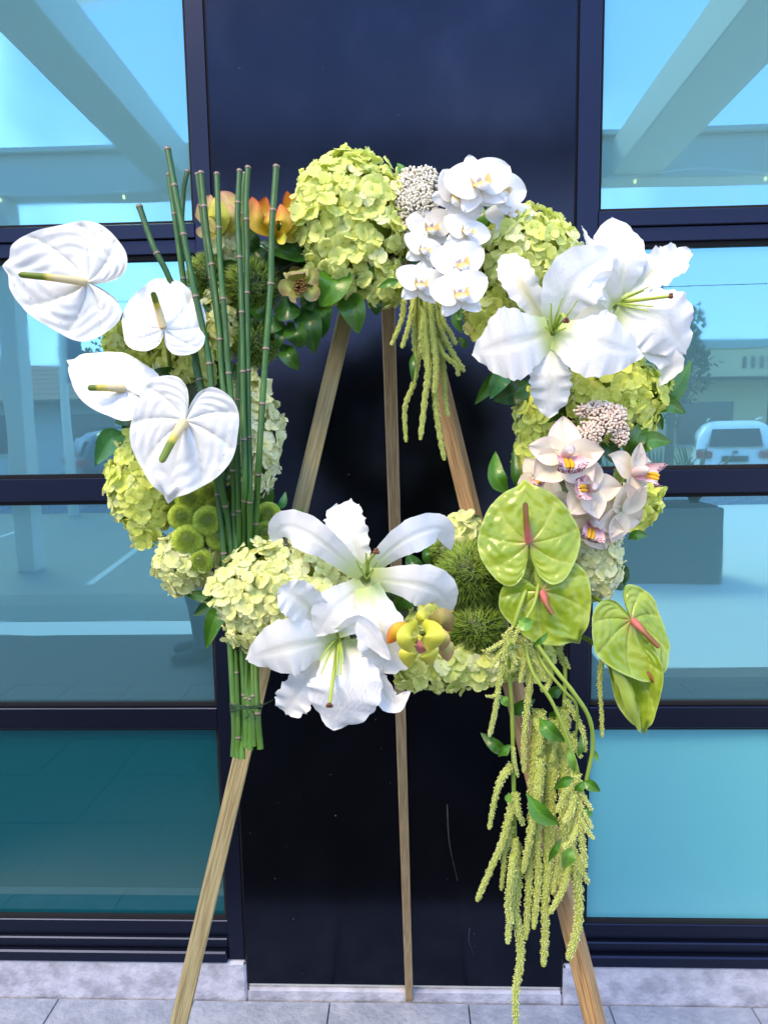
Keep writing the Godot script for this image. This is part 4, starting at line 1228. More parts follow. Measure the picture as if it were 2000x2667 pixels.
	for i in range(1, 25, 2):
		m = MB.new()
		m.blob(l[i] - Vector3(0, 0.06, 0), Vector3(0.018, 0.028, 0.018), Basis(), Color.WHITE, true)
		part(s, "bulb", m, M.bulb if M.has("bulb") else bulb_mat())
	# planter, plants, cars, buildings, poles
	var a := mirrored(1300, 1263, 5.0)
	var e := mirrored(1567, 1263, 5.0)
	var top := mirrored(1567, 1098, 5.0).y
	var pt := thing("planter_box", "large dark grey box planter on the sunny plaza, mirrored in the right window", "planter", Vector3((a.x + e.x) / 2, 0, 5.4))
	boxes(pt, "planter_wall", Vector3(a.x - 0.3, 0.0, 5.0), Vector3(e.x, top, 5.8), M.planter, 0.02)
	boxes(pt, "soil", Vector3(a.x - 0.25, top, 5.05), Vector3(e.x - 0.05, top + 0.015, 5.75), M.soil)
	for i in 4:
		spiky_plant(["spiky plant at the left end of the box planter", "spiky plant left of the middle of the box planter", "spiky plant right of the middle of the box planter", "spiky plant at the right end of the box planter"][i], Vector3(lerpf(a.x - 0.1, e.x - 0.15, i / 3.0), top + 0.015, 5.4), 0.72, 16)
	var cw := mirrored(1560, 960, 14.0)
	car("white estate car parked tail first towards the plaza, mirrored in the right window", Vector3(cw.x + 0.15, 0.16, 13.6), 0.38, M.car_white, 0.98)
	var cd := mirrored(190, 960, 13.6)
	car("dark blue car parked behind the lamp post, mirrored in the left window", Vector3(cd.x - 0.6, 0.16, 13.9), 0.9, M.car_dark)
	var r0 := mirrored(1230, 760, 26.0)
	low_building("low tan shop building with a row of vents, behind the white car", Vector3(r0.x, 0, 26.0), Vector3(r0.x + 26, mirrored(1560, 755, 24.4).y, 34), M.tan_wall, M.grey_roof, false)
	low_building("low building with a brown tiled roof, behind the lamp post", Vector3(-30, 0, 27.0), Vector3(r0.x - 2.0, mirrored(100, 842, 27.0).y, 35), M.grey_wall, M.brown_tile, true)
	tree("leafy street tree beside the tan shop building", Vector3(mirrored(1462, 760, 23.0).x, 0, 23.5), 6.6, 1.5)
	tree("smaller street tree beyond the brown roofed building", Vector3(-20, 0, 40.0), 8.0, 2.4)
	var lp := mirrored(143, 900, 12.0)
	var lt := thing("lamp_post", "pale lamp post with a dark hanging banner on the plaza", "lamp post", Vector3(lp.x, 0, 12.0))
	m = MB.new()
	m.tube(PackedVector3Array([Vector3(lp.x, 0, 12), Vector3(lp.x, 2.0, 12), Vector3(lp.x, 5.2, 12)]), PackedFloat32Array([0.11, 0.09, 0.07]), 10)
	part(lt, "post", m, M.steel)
	boxes(lt, "banner", Vector3(lp.x + 0.10, 2.75, 11.98), Vector3(lp.x + 0.40, 3.7, 12.0), M.banner)
	boxes(lt, "arm", Vector3(lp.x, 3.72, 11.97), Vector3(lp.x + 0.46, 3.76, 12.03), M.steel)
	boxes(lt, "lamp_head", Vector3(lp.x - 0.3, 5.2, 11.85), Vector3(lp.x + 0.3, 5.3, 12.15), M.steel, 0.02)
	for i in 2:
		var ux: float = [mirrored(372, 200, 30.0).x, 24.0][i]
		var up := thing("utility_pole", ["tall wooden utility pole with cross arms behind the left building", "tall wooden utility pole with cross arms behind the tan building"][i], "utility pole", Vector3(ux, 0, 36), "utility poles along the street")
		m = MB.new()
		m.tube(PackedVector3Array([Vector3(ux, 0, 36), Vector3(ux, 7, 36), Vector3(ux, 17.5, 36)]), PackedFloat32Array([0.2, 0.17, 0.13]), 8)
		part(up, "post", m, M.pole)
		for h in [16.6, 15.2]:
			boxes(up, "cross_arm", Vector3(ux - 1.3, h, 35.8), Vector3(ux + 1.3, h + 0.14, 35.87), M.pole)
		m = MB.new()
		m.tube(PackedVector3Array([Vector3(ux + 0.4, 13.2, 35.7), Vector3(ux + 0.4, 14.3, 35.7)]), PackedFloat32Array([0.3, 0.3]), 12)
		part(up, "transformer", m, M.pole)
	var wy := [16.75, 15.35, 12.4, 11.6, 9.4]
	for i in 5:
		m = MB.new()
		m.tube(spline([Vector3(-60, wy[i] + 0.9, 35.8), Vector3(-10, wy[i] - 0.3, 35.8), Vector3(24, wy[i], 35.8), Vector3(70, wy[i] + 0.5, 35.8)], 40), PackedFloat32Array(range(41).map(func(_i): return 0.022)), 5)
		var wi := part(self, "power_line", m, M.wire)
		tag(wi, ["highest power line strung along the street", "second highest power line strung along the street", "middle power line strung along the street", "second lowest power line strung along the street", "lowest power line strung along the street"][i], "power line", "power lines along the street")

func bulb_mat() -> StandardMaterial3D:
	var m := mat("bulb", 0.8, 0.7, 0.5, 0.3)
	m.emission_enabled = true; m.emission = Color(1.0, 0.8, 0.5); m.emission_energy_multiplier = 1.5
	return m

func easel() -> void:
	var t := thing("wooden_easel", "pale wooden three legged easel that carries the wreath", "easel", Vector3(0, 0, 0.9))
	var a := Z(757, 640, 0.985)
	var b := Z(408, 2120, 0.90)
	var top := b + (a - b) * 1.12
	var foot := b + (a - b) * (-b.y / (a.y - b.y))
	wood_bar(t, "leg", foot, top, 0.0225, Color(0.92, 1.0, 0.86), 0.2)
	a = Z(962, 880, 0.97); b = Z(1283, 2200, 0.875)
	top = b + (a - b) * 1.28; foot = b + (a - b) * (-b.y / (a.y - b.y))
	wood_bar(t, "leg", foot, top, 0.0225, Color(1.2, 0.82, 0.64), -0.5).set_meta("label", "right leg with warmer light painted into its tint")  # reddish tint paints the warmer light on this leg
	b = Z(884, 2155, 1.0)
	var r := ray(884, 2155)
	b = EYE + r * (-EYE.y / r.y)
	a = Z(838, 660, 1.04)
	wood_bar(t, "back_leg", b, a + (a - b) * 0.06, 0.021, Color(0.95, 0.90, 0.82), 0.05)
	wood_bar(t, "cross_bar", Z(735, 1390, 0.93), Z(1065, 1390, 0.925), 0.02, Color(1, 1, 1))
	wood_bar(t, "shelf_bar", Z(715, 560, 1.0), Z(930, 560, 0.99), 0.02, Color(1, 1, 1))

func wreath() -> void:
	# ring of dark moss that holds the stems
	var t := thing("wreath_base", "dark moss ring under the flowers, with leaves tucked in", "wreath", P(830, 890, -0.03))
	var m := MB.new()
	m.grid(64, 14, func(u, v):
		var a: float = TAU * u
		var b: float = TAU * v
		var k := 52.0 + 9.0 * sin(a * 9.0 + b * 2.0) + 6.0 * sin(a * 17.0 - b * 3.0)
		var x: float = 835 + cos(a) * (425 + k * cos(b))
		var y: float = 915 - sin(a) * (415 + k * cos(b))
		return P(x, y, -0.025 + 0.028 * sin(b)), func(u, v): return Color(0.02, 0.045, 0.008).lerp(Color(0.05, 0.09, 0.015), 0.5 + 0.5 * sin(u * 90.0 + v * 20.0)))
	part(t, "moss_ring", m, M.leaf)
	for i in 64:
		var a := TAU * (i + rng.randf() * 0.7) / 64
		var k := rng.randf_range(-55, 55)
		var x := 835 + cos(a) * (425 + k)
		var y := 915 - sin(a) * (415 + k)
		var d := a + rng.randf_range(-1.3, 1.3) + (PI if k < 0 else 0.0)
		var ln := rng.randf_range(50, 80)
		leaf(t, [[x, y, 0.0], [x + cos(d) * ln * 0.5, y - sin(d) * ln * 0.5, 0.018], [x + cos(d) * ln, y - sin(d) * ln, rng.randf_range(-0.01, 0.01)]], rng.randf_range(16, 23), [0, 2, 2][i % 3], {"tw0": rng.randf_range(-40, 40)})

	# hydrangeas
	hydrangea("big lime hydrangea at the top of the wreath, left of the rice flower", 758, 485, 0.0, 122, 140, "lime", {"rz": 92, "size": 24.0})
	hydrangea("drooping lime hydrangea tail just below the big top head, over the middle leg", 822, 612, -0.005, 52, 42, "lime", {"rz": 40, "size": 23.0})
	hydrangea("lime hydrangea right of the white moth orchids, above the lily", 1135, 560, 0.0, 92, 100, "lime", {"rz": 80})
	hydrangea("shaded lime hydrangea under the moth orchids, left of the big lily", 1052, 672, -0.02, 52, 60, "yellow", {"rz": 45})
	hydrangea("yellow green hydrangea under the right lilies, above the rice flower", 1322, 855, -0.005, 98, 98, "yellow", {"rz": 70})
	hydrangea("small yellow green hydrangea along the inner right edge, left of the boat orchids", 1155, 905, -0.02, 42, 62, "yellow", {"rz": 45})
	hydrangea("narrow yellow green hydrangea at the inner right edge, above the green anthurium", 1150, 990, -0.025, 34, 50, "yellow", {"rz": 40})
	hydrangea("yellow green hydrangea on the outer left, behind the white anthurium stems", 300, 742, -0.01, 68, 58, "yellow", {"rz": 50})
	hydrangea("lime hydrangea behind the reeds, right of the small anthurium's stem", 408, 775, -0.015, 72, 62, "lime", {"rz": 50})
	hydrangea("yellow green hydrangea on the far left edge, under the largest white anthurium", 315, 1045, -0.01, 70, 112, "yellow", {"rz": 70})
	hydrangea("pale lime hydrangea at the lower left, under the button chrysanthemums", 405, 1215, -0.01, 66, 60, "pale", {"rz": 55})
	hydrangea("pale hydrangea between the reeds, below the fuzzy dianthus", 478, 700, -0.02, 42, 72, "pale", {"rz": 45})
	hydrangea("creamy hydrangea peeping out beside the left conebush flower", 500, 530, -0.02, 36, 52, "cream", {"rz": 40, "size": 20.0})
	hydrangea("pale hydrangea behind the reeds at the inner left edge", 545, 950, -0.02, 60, 118, "cream", {"rz": 55})
	hydrangea("small pale hydrangea tip under the lowest fuzzy dianthus ball at left", 535, 830, -0.025, 32, 34, "pale", {"rz": 30})
	hydrangea("broad pale hydrangea at the lower left, left of the two lilies", 608, 1282, 0.02, 128, 108, "pale", {"rz": 92, "size": 22.0})
	hydrangea("lime hydrangea along the bottom of the wreath, under the yellow conebush flower", 965, 1432, -0.005, 122, 52, "lime", {"rz": 56})
	hydrangea("small lime hydrangea peeping out behind the yellow conebush flower", 935, 1350, -0.02, 60, 62, "lime", {"rz": 40})
	hydrangea("small pale hydrangea above the right fuzzy dianthus", 1000, 1148, -0.015, 42, 36, "pale", {"rz": 36})
	hydrangea("creamy hydrangea right of the upper green anthurium", 1280, 1205, 0.0, 56, 88, "cream", {"rz": 60})
	hydrangea("small lime hydrangea between the two large green anthuriums", 1135, 1232, 0.025, 36, 46, "lime", {"rz": 34, "size": 21.0})
	hydrangea("lime hydrangea on the right edge, behind the boat orchids", 1372, 1075, -0.03, 48, 70, "yellow", {"rz": 45})
	hydrangea("lime hydrangea under the moss at lower right, behind the amaranth stalks", 1130, 1420, -0.03, 62, 46, "lime", {"rz": 36})

	# fuzzy dianthus
	dianthus("fuzzy green dianthus ball at the far left of the reeds, the highest of three", 455, 600, -0.01, 56)
	dianthus("fuzzy green dianthus ball behind the middle reeds, beside the round leaf", 545, 622, 0.0, 66)
	dianthus("fuzzy green dianthus ball low behind the rightmost reed", 553, 742, -0.005, 54)
	dianthus("largest fuzzy green dianthus ball, left of the upper green anthurium", 1018, 1245, 0.01, 84)
	dianthus("fuzzy green dianthus ball below the largest one, above the bottom hydrangea", 1032, 1360, 0.012, 68)
	dianthus("small fuzzy green dianthus tuft beside the upper lily's right petal", 962, 1196, -0.005, 42)

	# button chrysanthemums
	mum("button chrysanthemum directly under the largest anthurium's tip, upper middle of its bunch", 412, 1078, 0.015, 32)
	mum("button chrysanthemum at the upper right of its bunch, beside the reeds", 455, 1062, 0.01, 27)
	mum("button chrysanthemum facing the viewer at the right middle of its bunch", 451, 1126, 0.025, 32)
	mum("button chrysanthemum on the left edge of its bunch, against the yellow hydrangea", 394, 1117, 0.02, 29)
	mum("button chrysanthemum tucked between two others at the right edge of its bunch", 466, 1092, 0.008, 27)
	mum("large button chrysanthemum in the lower middle of its bunch", 407, 1168, 0.025, 34)
	mum("button chrysanthemum touching the reeds at the lower right of its bunch", 474, 1160, 0.018, 29)
	mum("lowest button chrysanthemum of the left bunch, over the pale hydrangea", 434, 1213, 0.025, 27)
	mum("button chrysanthemum half hidden behind the lower two of the left bunch", 440, 1172, 0.002, 25)
	mum("small button chrysanthemum at the top left, half under the largest anthurium", 377, 1078, 0.008, 23)
	mum("small button chrysanthemum highest in the left bunch, against the reeds", 452, 1036, -0.002, 21)
	mum("upper button chrysanthemum of the pair right of the reeds", 580, 1112, 0.01, 27)
	mum("lower button chrysanthemum of the pair right of the reeds", 570, 1152, 0.012, 31)
	mum("small button chrysanthemum right of the reeds, resting on the pale hydrangea", 552, 1180, 0.004, 22)

	# rice flower
	rice_flower("cream rice flower cluster at the top, between hydrangea and moth orchids", 900, 420, 0.06, [[886, 415, 0.065, 34, 42], [918, 385, 0.06, 32, 32], [908, 430, 0.068, 38, 38], [890, 375, 0.055, 30, 20], [886, 462, 0.058, 26, 30], [900, 488, 0.05, 14, 12], [935, 395, 0.05, 18, 28]], Color(0.70, 0.64, 0.50), Color(0.84, 0.81, 0.70), 0.0020)
	rice_flower("pinkish cream rice flower cluster at the right, above the boat orchids", 1305, 913, 0.075, [[1275, 935, 0.08, 30, 26], [1318, 905, 0.08, 38, 32], [1298, 882, 0.075, 34, 18], [1345, 935, 0.075, 18, 26], [1340, 890, 0.07, 20, 16], [1265, 885, 0.07, 18, 14]], Color(0.70, 0.52, 0.42), Color(0.84, 0.74, 0.60), 0.0021)

	leaves()
	reeds()
	# white anthuriums
	anthurium("largest upper left white anthurium, its tip pointing out to the left edge", [188, 610, 0.10], [8, 574, 0.085], 0.92, {"spadix": [115, 600, 0.02, 40, 593, 0.03, 8.0], "bend": 0.0, "bow": 0.05, "lobe": 0.86, "g0": 0.55, "roll": -0.15, "stem": [[262, 680, 0.075], [285, 712, 0.06], [318, 748, 0.03], [345, 790, -0.01]], "thick": 6.5})
	anthurium("small white anthurium in front of the reeds, its tip pointing up", [354, 710, 0.095], [366, 594, 0.08], 1.0, {"spadix": [342, 668, 0.012, 331, 631, 0.03, 8.0], "bow": 0.22, "g0": 0.66, "lobe": 0.84, "stem": [[357, 712, 0.088], [363, 745, 0.06], [370, 810, 0.0]], "thick": 4.5, "roll": 0.2})
	anthurium("cupped white anthurium at the left, its tip pointing left over the lamp post", [272, 841, 0.085], [151, 776, 0.085], 0.8, {"spadix": [230, 838, 0.015, 190, 838, 0.025, 8.0], "bow": -0.05, "quilt": 0.009, "lobe": 0.88, "roll": 0.35, "g0": 0.72})
	anthurium("largest heart shaped white anthurium facing the viewer, in front of the reeds", [401, 910, 0.115], [360, 1074, 0.095], 1.06, {"spadix": [378, 942, 0.015, 348, 999, 0.035, 9.5], "bow": 0.10, "lobe": 1.0, "quilt": 0.022, "g0": 0.60, "stem": [[402, 912, 0.105], [420, 900, 0.05], [440, 890, 0.0]]})
	# lilies on the right
	lily("lily", "second lily of the right pair, behind and right of the large front one", [1324, 655, 0.055],
		[[[[1326, 655, 0.045], [1346, 560, 0.078], [1322, 470, 0.055]], 50, {"peak": 0.6, "e1": 3.4, "cup": -0.2}],
		[[[1300, 590, 0.03], [1275, 535, 0.03], [1256, 488, 0.02]], 24, {"tw0": 25, "tw1": 55}],
		[[[1335, 640, 0.05], [1420, 582, 0.062], [1488, 540, 0.05]], 37, {"peak": 0.5, "ruf": 0.16, "yellow": 0.55, "e1": 3.0, "tw0": -10}],
		[[[1334, 662, 0.055], [1425, 690, 0.085], [1482, 765, 0.06]], 66, {"peak": 0.55, "cup": -0.12, "tw0": 8, "ruf": 0.08}],
		[[[1334, 672, 0.045], [1385, 745, 0.055], [1440, 776, 0.058], [1447, 800, 0.05], [1420, 838, 0.04]], 24, {"peak": 0.6, "tw0": -25, "tw1": 55, "ruf": 0.1}],
		[[[1326, 660, 0.06], [1302, 622, 0.085], [1258, 643, 0.098]], 30, {"peak": 0.5, "tw0": -15, "cup": 0.5, "yellow": 0.3}]],
		[[1400, 620, 0.035, 0], [1391, 628, 0.03, 0], [1411, 662, 0.04, 0], [1399, 672, 0.035, 0]], [1380, 648, 1446, 640, 0.05])
	lily("lily", "large lily of the right pair, in front, with a brown stigma", [1194, 716, 0.085],
		[[[[1192, 706, 0.07], [1240, 610, 0.105], [1330, 541, 0.085]], 58, {"peak": 0.5, "cup": 0.1, "tw0": 12}],
		[[[1180, 700, 0.065], [1124, 612, 0.088], [1088, 548, 0.070]], 32, {"peak": 0.55, "ruf": 0.13, "yellow": 0.7, "e1": 2.8, "tw0": -12}],
		[[[1190, 726, 0.07], [1191, 800, 0.085], [1192, 850, 0.075], [1185, 903, 0.06]], 40, {"peak": 0.35, "ruf": 0.12, "e1": 4.0, "cup": -0.25}],
		[[[1205, 708, 0.062], [1262, 668, 0.06], [1325, 672, 0.05]], 40, {"peak": 0.5, "yellow": 0.5}],
		[[[1188, 720, 0.08], [1105, 742, 0.118], [1020, 765, 0.085]], 68, {"peak": 0.5, "cup": -0.08, "tw0": -10, "ruf": 0.06}],
		[[[1200, 720, 0.08], [1290, 742, 0.122], [1390, 768, 0.09]], 62, {"peak": 0.48, "cup": -0.08, "tw0": 8, "ruf": 0.06}]],
		[[1214, 644, 0.045, -2], [1190, 655, 0.04, -2], [1247, 648, 0.045, 4], [1182, 690, 0.04, -4], [1222, 709, 0.045, 4], [1176, 705, 0.035, -3]], [1212, 680, 1222, 692, 0.062])
	# lilies at the bottom
	lily("lily", "lower lily of the bottom pair, its long style hanging down", [732, 1376, 0.07],
		[[[[720, 1362, 0.055], [655, 1302, 0.11], [603, 1268, 0.125]], 37, {"peak": 0.55, "e1": 3.0, "yellow": 0.35, "ruf": 0.1}],
		[[[715, 1400, 0.05], [648, 1490, 0.055], [618, 1545, 0.045]], 36, {"peak": 0.6, "ruf": 0.16, "e1": 3.2}],
		[[[745, 1378, 0.06], [792, 1422, 0.075], [815, 1475, 0.07], [850, 1520, 0.07], [888, 1492, 0.08]], 23, {"peak": 0.3, "tw0": 45, "tw1": -30, "e1": 3.5, "ruf": 0.12}],
		[[[725, 1378, 0.065], [625, 1400, 0.10], [530, 1425, 0.065]], 56, {"peak": 0.5, "cup": -0.1, "tw0": -6, "yellow": 0.2}],
		[[[732, 1386, 0.065], [744, 1480, 0.10], [720, 1577, 0.075]], 70, {"peak": 0.52, "cup": -0.1, "ruf": 0.06, "e1": 2.6}]],
		[[690, 1428, 0.045, -3], [694, 1456, 0.05, -3], [728, 1462, 0.05, 0], [742, 1434, 0.045, 2], [736, 1458, 0.05, 2]], [722, 1450, 712, 1522, 0.062])
	lily("lily", "upper lily of the bottom pair, petals curling back at both sides", [792, 1248, 0.095],
		[[[[788, 1235, 0.075], [756, 1150, 0.082], [730, 1090, 0.055]], 38, {"peak": 0.62, "ruf": 0.16, "e1": 4.5}],
		[[[795, 1232, 0.085], [872, 1168, 0.115], [950, 1142, 0.09], [975, 1190, 0.06]], 33, {"peak": 0.45, "cup": 0.0, "tw0": 22, "tw1": 0}],
		[[[800, 1250, 0.085], [892, 1262, 0.115], [950, 1282, 0.10], [976, 1320, 0.065]], 43, {"peak": 0.5, "cup": -0.1, "tw0": 15}],
		[[[784, 1262, 0.08], [722, 1318, 0.10], [684, 1374, 0.085]], 40, {"peak": 0.5, "cup": 0.1}],
		[[[782, 1244, 0.085], [690, 1168, 0.118], [618, 1138, 0.10], [584, 1168, 0.07]], 37, {"peak": 0.5, "cup": 0.05, "tw0": -18}],
		[[[795, 1268, 0.09], [820, 1350, 0.108], [838, 1405, 0.095], [824, 1452, 0.075]], 50, {"peak": 0.48, "cup": 0.3, "rib": 0.16, "ruf": 0.08, "e1": 3.0}],
		[[[728, 1366, 0.09], [782, 1352, 0.112], [846, 1428, 0.105]], 25, {"peak": 0.55, "tw0": 25, "cup": 0.3}]],
		[[769, 1210, 0.04, -2], [816, 1212, 0.04, 2], [791, 1194, 0.045, 0], [780, 1225, 0.05, -2], [808, 1228, 0.05, 3]], [796, 1215, 812, 1192, 0.065])

	# conebush
	conebush("open orange and yellow conebush flower above the broad dark leaves", [598, 512, 0.02],
		[[620, 412, 0.01, 628, 470, -0.005, 20, 0], [575, 425, 0.02, 570, 470, 0.01, 20, 0], [660, 452, 0.02, 645, 492, 0.015, 16, 1], [652, 508, 0.03, 630, 512, 0.03, 15, 2], [545, 425, 0.035, 555, 480, 0.045, 20, 0], [590, 440, 0.045, 586, 482, 0.055, 16, 0], [606, 440, 0.05, 612, 480, 0.062, 19, 0], [628, 445, 0.04, 628, 485, 0.05, 18, 2], [620, 512, 0.055, 612, 512, 0.05, 16, 2, 20]])
	conebush("half closed pale yellow conebush flower at the left, seen through the reeds", [470, 510, 0.01],
		[[455, 420, 0.01, 448, 465, 0.01, 22, 1], [508, 470, 0.02, 500, 485, 0.02, 22, 2], [478, 412, 0.02, 500, 455, 0.02, 22, 1], [465, 425, 0.04, 468, 470, 0.052, 26, 2], [425, 493, 0.025, 445, 505, 0.03, 13, 1], [428, 455, 0.01, 436, 470, 0.01, 10, 1], [495, 440, 0.035, 496, 470, 0.045, 16, 1]])
	conebush("small drooping greenish conebush flower with dark stamens, among the dark leaves", [648, 612, 0.025],
		[[630, 575, 0.015, 638, 592, 0.01, 18, 5], [612, 640, 0.03, 622, 620, 0.035, 18, 5], [640, 592, 0.05, 640, 586, 0.045, 26, 5], [688, 616, 0.035, 672, 598, 0.04, 17, 5], [685, 648, 0.03, 672, 632, 0.035, 18, 5], [640, 645, 0.04, 640, 640, 0.04, 15, 5], [690, 600, 0.02, 676, 590, 0.02, 18, 5]], {"stamens": [0.0, 8.0]})
	conebush("yellow cup shaped conebush flower with a pink heart, right of the bottom lilies", [908, 1390, 0.07],
		[[975, 1364, 0.095, 955, 1340, 0.110, 22, 4, 0, [920, 1345, 0.095]],
		[928, 1326, 0.105, 912, 1335, 0.115, 14, 2, 0, [900, 1350, 0.100]],
		[968, 1430, 0.095, 962, 1400, 0.105, 17, 1, 0, [945, 1385, 0.095]],
		[884, 1444, 0.105, 882, 1412, 0.120, 18, 2, 0, [890, 1385, 0.105]],
		[932, 1438, 0.110, 925, 1414, 0.125, 20, 2, 0, [915, 1390, 0.105]],
		[836, 1391, 0.120, 862, 1362, 0.130, 15, 0, 0, [895, 1350, 0.115]],
		[952, 1408, 0.110, 956, 1378, 0.125, 13, 1, 15, [935, 1350, 0.105]],
		[906, 1413, 0.125, 911, 1396, 0.133, 15, 3, 0, [908, 1376, 0.120]],
		[888, 1411, 0.133, 882, 1374, 0.147, 20, 2, -15, [902, 1343, 0.115]],
		[924, 1408, 0.140, 930, 1370, 0.153, 25, 2, 12, [914, 1343, 0.115]]])

	# moth orchids: name, x, y, nearness, radius, facing right, facing up, roll, left-out parts
	for q in [["moth orchid at the top right of its spray, half hidden behind the top bloom", 1076, 410, 0.075, 60, 0.35, 0.05, -12.0],
		["highest moth orchid of the spray, facing the viewer", 1032, 396, 0.10, 70, 0.0, 0.15, 14.0],
		["moth orchid left of the highest bloom, turned to the lower right", 988, 428, 0.085, 58, 0.35, -0.15, -40.0],
		["bluish white moth orchid above the lime hydrangea, at the right of the spray", 1096, 468, 0.05, 52, 0.0, 0.45, 6.0],
		["shaded moth orchid in the left middle of the spray, beside the rice flower", 934, 490, 0.06, 52, 0.1, 0.0, 5.0],
		["small shaded moth orchid in the middle of the spray, mostly covered", 1002, 462, 0.055, 40, -0.1, 0.1, 0.0],
		["moth orchid in the middle of the spray with its lip to the right", 1006, 504, 0.085, 52, 0.25, 0.35, -16.0],
		["moth orchid at the left of the spray, above the lowest left bloom", 918, 540, 0.085, 46, 0.35, 0.2, -16.0],
		["moth orchid just above the lowest bloom, beside the hydrangea", 990, 568, 0.10, 58, 0.2, 0.1, 16.0],
		["lowest left moth orchid of the spray, over the amaranth", 912, 612, 0.095, 52, 0.2, 0.15, -8.0],
		["lowest moth orchid of the spray, facing the viewer", 993, 632, 0.115, 58, 0.0, 0.1, 8.0]]:
		orchid(moth, "moth_orchid", q[0], 1005 + (q[1] - 1005) * 1.05, q[2], q[3], q[4] * 0.93, q[5], q[6], q[7])
	# boat orchids
	for q in [["boat orchid lowest of the group, its lip pointing down left", 1278, 1128, 0.065, 62, -0.1, -0.2, -22.0],
		["small boat orchid half hidden above the green anthurium", 1190, 1080, 0.06, 42, -0.1, 0.0, -8.0],
		["boat orchid at the left of the group, mostly behind the top bloom", 1160, 1030, 0.03, 44, -0.4, 0.1, 30.0],
		["boat orchid at the right of the group, its pink lip pointing right", 1366, 1022, 0.07, 64, 0.75, 0.1, 62.0],
		["boat orchid at the lower right, seen from behind with a brown streak on each petal", 1345, 1105, 0.075, 66, 0.45, -0.5, -110.0, ["lip", "crest", "column"]],
		["boat orchid in the middle of the group, its lip pointing left", 1270, 1056, 0.095, 62, 0.0, 0.05, -84.0],
		["highest boat orchid of the group, facing the viewer", 1219, 985, 0.105, 72, 0.0, 0.1, -4.0]]:
		orchid(boat, "boat_orchid", q[0], q[1], q[2], q[3], q[4], q[5], q[6], q[7], q[8] if q.size() > 8 else [])

	# green anthuriums
	anthurium("large upper green anthurium left of the boat orchids, its tip pointing up", [1142, 1172, 0.095], [1133, 1046, 0.095], 1.30, {"green": true, "spadix": [1137, 1130, 0.015, 1134, 1085, 0.02, 7.0], "bow": 0.12, "lobe": 1.42, "roll": -0.15, "asym": 0.0, "quilt": 0.02})
	anthurium("large lower green anthurium below the upper one, its tip pointing down", [1170, 1278, 0.085], [1246, 1386, 0.08], 1.15, {"green": true, "spadix": [1180, 1305, 0.015, 1194, 1328, 0.02, 6.8], "bow": 0.10, "lobe": 0.95, "roll": 0.1, "quilt": 0.02})
	var fold := anthurium("folded green anthurium lowest at the right, hanging under another", [1360, 1420, 0.055], [1385, 1578, 0.05], 0.54, {"green": true, "spadix": [1392, 1448, 0.015, 1422, 1482, 0.02, 6.5], "bow": -0.5, "fold": 0.35, "lobe": 0.72, "roll": 0.5, "asym": -0.15, "stem": [[1290, 1395, 0.04], [1262, 1378, 0.02], [1240, 1368, -0.01]], "thick": 5.0})
	var fe := MB.new()
	strip(fe, [[1284, 1390, 0.056], [1322, 1408, 0.07], [1348, 1468, 0.075], [1368, 1535, 0.068], [1384, 1584, 0.055]], 15, {"peak": 0.4, "base": 0.6, "cup": -0.5, "rib": 0.0, "ruf": 0.1, "tw0": -35, "tw1": 10, "col": func(q, v): return Color(0.30, 0.42, 0.05).lerp(Color(0.40, 0.52, 0.09), 0.5 + 0.5 * q) * (0.9 + 0.15 * sin(v * 22.0))})
	part(fold, "folded_edge", fe, M.green_spathe)
	anthurium("outermost green anthurium at the right, above the folded one", [1364, 1340, 0.075], [1430, 1466, 0.07], 1.0, {"green": true, "spadix": [1390, 1365, 0.015, 1424, 1400, 0.022, 7.0], "bow": 0.1, "lobe": 0.98, "roll": -0.35, "asym": 0.16, "stem": [[1300, 1300, 0.045], [1282, 1290, 0.03], [1268, 1280, 0.0]], "thick": 4.0})
	amaranths()

